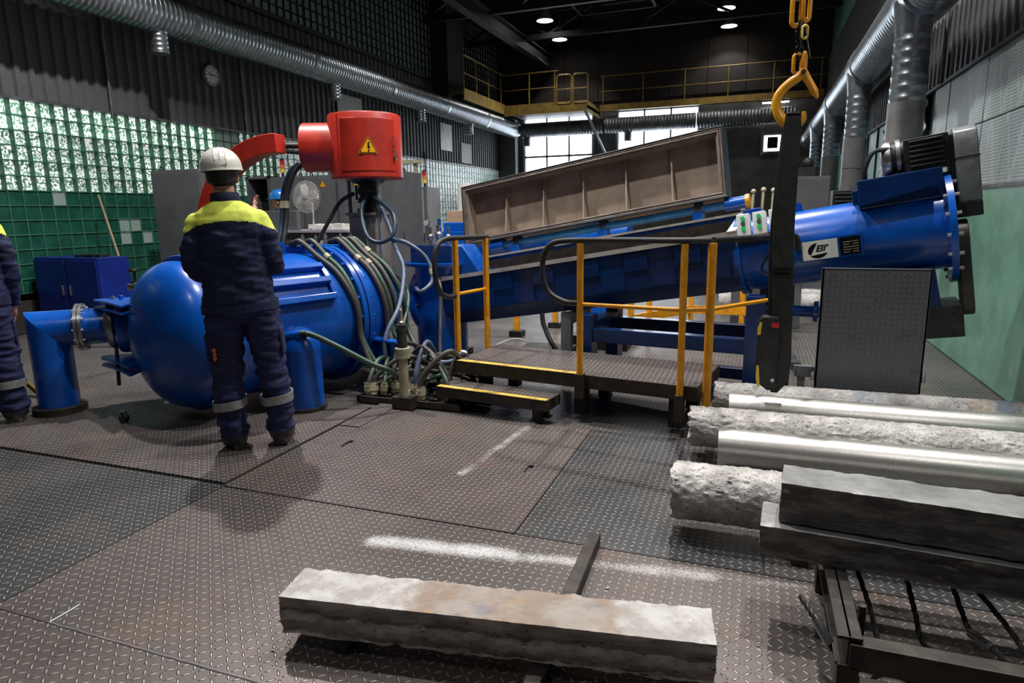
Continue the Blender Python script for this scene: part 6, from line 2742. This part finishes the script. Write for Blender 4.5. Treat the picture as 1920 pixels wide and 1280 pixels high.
def figure(name, label, M, arms, helmet_mat, head_yaw=0, fold_seed=1, hair_mat='hair', toes=(25, -8), lean=0.0):
    t = thing(name, label, 'person', M @ Matrix(((1, 0, lean, 0), (0, 1, 0, 0), (0, 0, 1, 0), (0, 0, 0, 1))))
    m = MB()
    ring_loft(m, [(0, 0, .84, .15, .11), (0, .0, .90, .215, .15), (0, 0, .95, .222, .155), (0, 0, 1.03, .212, .15), (0, 0, 1.14, .205, .145), (0, 0, 1.26, .208, .148),
                  (0, -.005, 1.38, .212, .148), (0, -.01, 1.46, .208, .138), (0, -.01, 1.52, .18, .122), (0, -.005, 1.56, .125, .098), (0, 0, 1.585, .078, .08), (0, .005, 1.60, .060, .066), (0, .012, 1.68, .057, .064)])
    for s_ in (-1, 1):
        hx = s_ * .108
        fx = s_ * .145
        ring_loft(m, [(fx, -.01, .045, .072, .08), (fx, -.01, .10, .088, .098), (fx, -.01, .16, .090, .10), (fx, -.015, .22, .082, .095), (fx, -.015, .32, .090, .10), (fx - s_ * .004, -.01, .42, .096, .104),
                      (fx - s_ * .01, .0, .52, .094, .105), (fx - s_ * .02, 0, .64, .102, .118), (hx + s_ * .004, 0, .76, .112, .13), (hx, 0, .88, .118, .138), (hx - s_ * .02, 0, .96, .10, .12)], 20)
        # boot
        ta = R(toes[0] if s_ < 0 else toes[1])
        T_ = Matrix.Translation((fx, 0, 0)) @ Matrix.Rotation(ta, 4, 'Z')
        m.sphere((0, .075, .05), (.052, .14, .05), n=16, k=8, T=T_)
        m.sphere((0, -.045, .055), (.045, .06, .055), n=14, k=8, T=T_)
        m.box(-.047, .047, -.095, .195, .0, .03, 0, T_)
    # head, jaw, nose, ears
    HT = Matrix.Translation((0, .012, 1.70)) @ Matrix.Rotation(head_yaw, 4, 'Z') @ Matrix.Translation((0, 0, -1.70))
    m.sphere((0, .012, 1.745), (.078, .098, .112), n=22, k=14, T=HT)
    m.sphere((0, .045, 1.675), (.056, .058, .06), n=16, k=10, T=HT)
    m.sphere((0, .112, 1.72), (.014, .022, .026), n=10, k=6, T=HT)
    for s_ in (-1, 1):
        m.sphere((s_ * .083, .005, 1.72), (.014, .024, .034), n=10, k=8, T=HT)
    hands = []
    for path, rad, hd, hu, sg in arms:
        P = spline(path, 6)
        rr = []
        for i in range(len(rad) - 1):
            rr += [rad[i] + (rad[i + 1] - rad[i]) * j / 6 for j in range(6)]
        rr.append(rad[-1])
        m.tube(P, rr, 14)
        m.sphere(path[0], rad[0] * .97, n=14, k=8)
        fingers(m, path[-1], hd, hu, sg)
        hands.append(Vector(path[-1]))
    raw = m.build('body', 'navy_cloth', t, smooth=0)
    rm = raw.modifiers.new('r', 'REMESH')
    rm.mode = 'VOXEL'
    rm.voxel_size = .0085
    sm_ = raw.modifiers.new('s', 'SMOOTH')
    sm_.factor = .5
    sm_.iterations = 4
    dg = bpy.context.evaluated_depsgraph_get()
    me = bpy.data.meshes.new_from_object(raw.evaluated_get(dg))
    raw.modifiers.clear()
    me.materials.clear()
    names = ['navy_cloth', 'hi_vis', 'trouser_cloth', 'boot', 'skin', hair_mat]
    for n_ in names:
        me.materials.append(MATS[n_])
    # cloth folds
    cos_ = [v_.co.copy() for v_ in me.vertices]
    nrs_ = [v_.normal.copy() for v_ in me.vertices]
    for vi_, p in enumerate(cos_):
        hand = any((p - h).length < .17 and (p - h).dot(Vector(a[2])) > -.005 for h, a in zip(hands, arms))
        if hand or p.z > 1.595 or p.z < .1:
            continue
        if p.z < .88:
            k = .014 + (.007 if p.z < .3 else 0) + (.004 if abs(p.z - .55) < .12 else 0)
            d = k * (noise.noise((p.x * 7 + fold_seed * 3, p.y * 7, p.z * 21)) + .6 * noise.noise((p.x * 14, p.y * 14 + fold_seed, p.z * 40)))
        else:
            k = .014 if p.z < 1.40 else .004
            d = k * (noise.noise((p.x * 7 + p.z * 5, p.y * 6 + fold_seed, p.z * 16)) + .6 * noise.noise((p.x * 15, p.y * 13, p.z * 34 + fold_seed)))
        cos_[vi_] = p + nrs_[vi_] * d
    me.vertices.foreach_set('co', [c for p in cos_ for c in p])
    me.update()
    mi = []
    Hi = HT.inverted()
    for p_ in me.polygons:
        c = p_.center
        hand = any((c - h).length < .17 and (c - h).dot(Vector(a[2])) > .0 for h, a in zip(hands, arms))
        if hand:
            k = 4
        elif c.z > 1.60:
            q = Hi @ c
            k = 5 if (q.y < .03 and q.z > 1.672 and abs(q.x) < .081) or q.z > 1.80 else 4
        elif c.z > 1.59:
            k = 0
        elif c.z > 1.445 + .02 * math.cos(c.x * 9) * (1 if c.y < 0 else -1) - .35 * max(0, abs(c.x) - .17) and c.z < 1.59:
            k = 1
        elif c.z > .915:
            k = 0
        elif c.z > .095:
            k = 2
        else:
            k = 3
        mi.append(k)
    me.polygons.foreach_set('material_index', mi)
    me.polygons.foreach_set('use_smooth', [True] * len(me.polygons))
    raw.data = me
    # collar
    m = MB()
    m.lathe([(.086, 1.565), (.089, 1.595), (.082, 1.63), (.072, 1.635), (.068, 1.615)], 28, 0, Matrix.Translation((0, .002, 0)))
    m.build('collar', 'navy_cloth', t, smooth=70)
    # jacket hem band
    m = MB()
    v, f = [], []
    n = 40
    for z, g in ((.905, .004), (.905, .012), (.955, .012), (.955, .004)):
        for i in range(n):
            a = 2 * PI * i / n
            c, s2 = math.cos(a), math.sin(a)
            k = 1 / (abs(c) ** 2.5 + abs(s2) ** 2.5) ** (1 / 2.5)
            v.append(((.219 + g) * c * k, (.153 + g) * s2 * k, z + .004 * math.sin(a * 5)))
    for j in range(3):
        f += [(j * n + i, j * n + (i + 1) % n, (j + 1) * n + (i + 1) % n, (j + 1) * n + i) for i in range(n)]
    m.add(v, f)
    m.build('jacket_hem', 'navy_cloth', t, smooth=60)
    # reflective bands, thigh pocket, emblem
    for s_ in (-1, 1):
        m = MB()
        fx = s_ * .145
        v, f = [], []
        n = 32
        for z, g in ((.285, .004), (.285, .013), (.340, .015), (.340, .004)):
            for i in range(n):
                a = 2 * PI * i / n
                c, s2 = math.cos(a), math.sin(a)
                k = 1 / (abs(c) ** 2.5 + abs(s2) ** 2.5) ** (1 / 2.5)
                v.append((fx + (.090 + g) * c * k, -.014 + (.10 + g) * s2 * k, z + .006 * c))
        for j in range(3):
            f += [(j * n + i, j * n + (i + 1) % n, (j + 1) * n + (i + 1) % n, (j + 1) * n + i) for i in range(n)]
        m.add(v, f)
        m.build('reflective_band', 'reflective', t, smooth=60)
        m = MB()
        m.box(-.07, .07, -.012, .012, -.09, .09, 0, Matrix.Translation((s_ * .222, -.01, .69)) @ Matrix.Rotation(PI / 2 - s_ * .05, 4, 'Z'))
        m.build('thigh_pocket', 'trouser_cloth', t, bevel=.01)
    m = MB()
    T_ = Matrix.Translation((-.175, -.128, .66)) @ Matrix.Rotation(R(-28), 4, 'Z')
    for i, z in enumerate((-.026, 0, .026)):
        m.prism([(0, -.016), (.012, 0), (0, .016), (-.012, 0)], -.006, .006, 0, T_ @ Matrix.Translation((0, 0, z)) @ Matrix.Rotation(PI / 2, 4, 'X'))
    m.build('orange_emblem', 'orange', t)
    # helmet
    m = MB()
    prof = [(0, .128)] + [(math.sin(R(a)), .128 * math.cos(R(a)) ** .9) for a in range(8, 90, 8)] + [(1.0, 0), (1.03, -.012), (1.0, -.014)]
    S = HT @ Matrix.Translation((0, .01, 1.775)) @ Matrix.Diagonal((.122, .146, 1, 1))
    m.lathe(prof, 36, 0, S)
    hm = m.build('helmet', helmet_mat, t, smooth=60)
    m = MB()
    peak = []
    for i in range(15):
        a = R(25 + 130 * i / 14)
        peak.append((.124 * math.cos(a), .148 * math.sin(a)))
    out = [(.136 * math.cos(R(25 + 130 * i / 14)), (.148 + .05 * math.sin(PI * i / 14)) * math.sin(R(25 + 130 * i / 14))) for i in range(14, -1, -1)]
    m.prism(peak + out, -.004, .002, 0, HT @ Matrix.Translation((0, .01, 1.766)))
    m.build('peak', helmet_mat, hm)
    for x in (-.03, 0, .03):
        m = MB()
        pts = []
        for i in range(13):
            a = R(-70 + 140 * i / 12)
            cx = x / .122
            rr_ = math.sqrt(max(.0, 1 - cx * cx))
            pts.append(HT @ Vector((x, .01 + .146 * rr_ * math.sin(a), 1.775 + .128 * (rr_ * math.cos(a)) ** .95 + .001)))
        m.tube(pts, .004, 6)
        m.build('ridge', helmet_mat, hm)
    m = MB()
    m.box(-.022, .022, -.002, .002, -.014, .014, 0, HT @ Matrix.Translation((.012, -.128, 1.80)) @ Matrix.Rotation(R(-24), 4, 'X'))
    m.build('sticker', 'grey_cloth', hm, smooth=0)
    # head band below the helmet
    m = MB()
    v, f = [], []
    n = 30
    for z, g in ((1.685, .0), (1.685, .008), (1.768, .016), (1.768, .004)):
        for i in range(n + 1):
            a = R(180 + 10 + 160 * i / n)
            dz = .03 * (1 - math.sin(R(180 * i / n))) if z < 1.7 else 0
            v.append(HT @ Vector(((.083 + g) * math.cos(a), .012 + (.102 + g) * math.sin(a), z + dz)))
    for j in range(3):
        f += [(j * (n + 1) + i, j * (n + 1) + i + 1, (j + 1) * (n + 1) + i + 1, (j + 1) * (n + 1) + i) for i in range(n)]
    m.add(v, f)
    m.build('head_band', 'black_rubber', hm, smooth=60)
    # eyes and mouth
    m = MB()
    for s_ in (-1, 1):
        m.sphere((s_ * .03, .098, 1.742), (.012, .008, .007), n=10, k=6, T=HT)
    m.build('eyes', 'white_sign', t)
    m = MB()
    for s_ in (-1, 1):
        m.sphere((s_ * .03, .1045, 1.742), .0045, n=8, k=5, T=HT)
    m.build('irises', 'black_gloss', t)
    m = MB()
    m.sphere((0, .098, 1.672), (.022, .008, .006), n=10, k=6, T=HT)
    m.build('lips', 'skin', t)
    return t


folded = [([(-.175, -.01, 1.457), (-.215, -.03, 1.33), (-.232, -.005, 1.20), (-.215, .10, 1.15), (-.13, .20, 1.17), (.00, .235, 1.20)], [.072, .070, .066, .064, .058, .044], (1, .15, .05), (0, -1, .3), 1),
          ([(.175, -.01, 1.457), (.215, -.03, 1.33), (.232, -.005, 1.20), (.215, .10, 1.17), (.13, .18, 1.20), (.02, .205, 1.255)], [.072, .070, .066, .064, .058, .044], (-1, .12, .03), (0, -1, .3), -1)]
figure('person', 'worker in white helmet and navy jacket with yellow shoulders, back turned, arms folded',
       Matrix.Translation((-3.03, 3.30, .014)) @ Matrix.Rotation(R(36), 4, 'Z'), folded, 'white_helmet', head_yaw=R(8), fold_seed=1, lean=-.085)
hang = [([(-.175, 0, 1.457), (-.222, -.02, 1.32), (-.245, -.02, 1.17), (-.25, .03, 1.02), (-.25, .10, .88)], [.072, .068, .064, .056, .043], (.05, .25, -1), (1, 0, 0), 1),
        ([(.175, 0, 1.457), (.222, -.02, 1.32), (.245, -.02, 1.17), (.25, .03, 1.02), (.25, .11, .88)], [.072, .068, .064, .056, .043], (-.05, .25, -1), (-1, 0, 0), -1)]
figure('person', 'worker in navy jacket with yellow shoulders standing beside the hand trolley',
       Matrix.Translation((-5.27, 3.02, .0)) @ Matrix.Rotation(R(62), 4, 'Z'), hang, 'white_helmet', fold_seed=5)
raised = [([(-.175, 0, 1.457), (-.235, .10, 1.38), (-.27, .25, 1.40), (-.20, .33, 1.52), (-.11, .36, 1.66)], [.072, .068, .062, .054, .042], (.25, .0, .9), (0, 1, 0), 1),
          ([(.175, 0, 1.457), (.222, -.02, 1.32), (.245, -.02, 1.17), (.25, .08, 1.06), (.22, .2, 1.0)], [.072, .068, .064, .056, .043], (-.2, .9, -.2), (0, 0, 1), -1)]
figure('person', 'worker in blue helmet behind the control desk with one hand raised to his face',
       Matrix.Translation((-6.42, 7.85, -.01)) @ Matrix.Rotation(R(100), 4, 'Z'), raised, 'blue_helmet', head_yaw=R(5), fold_seed=9)
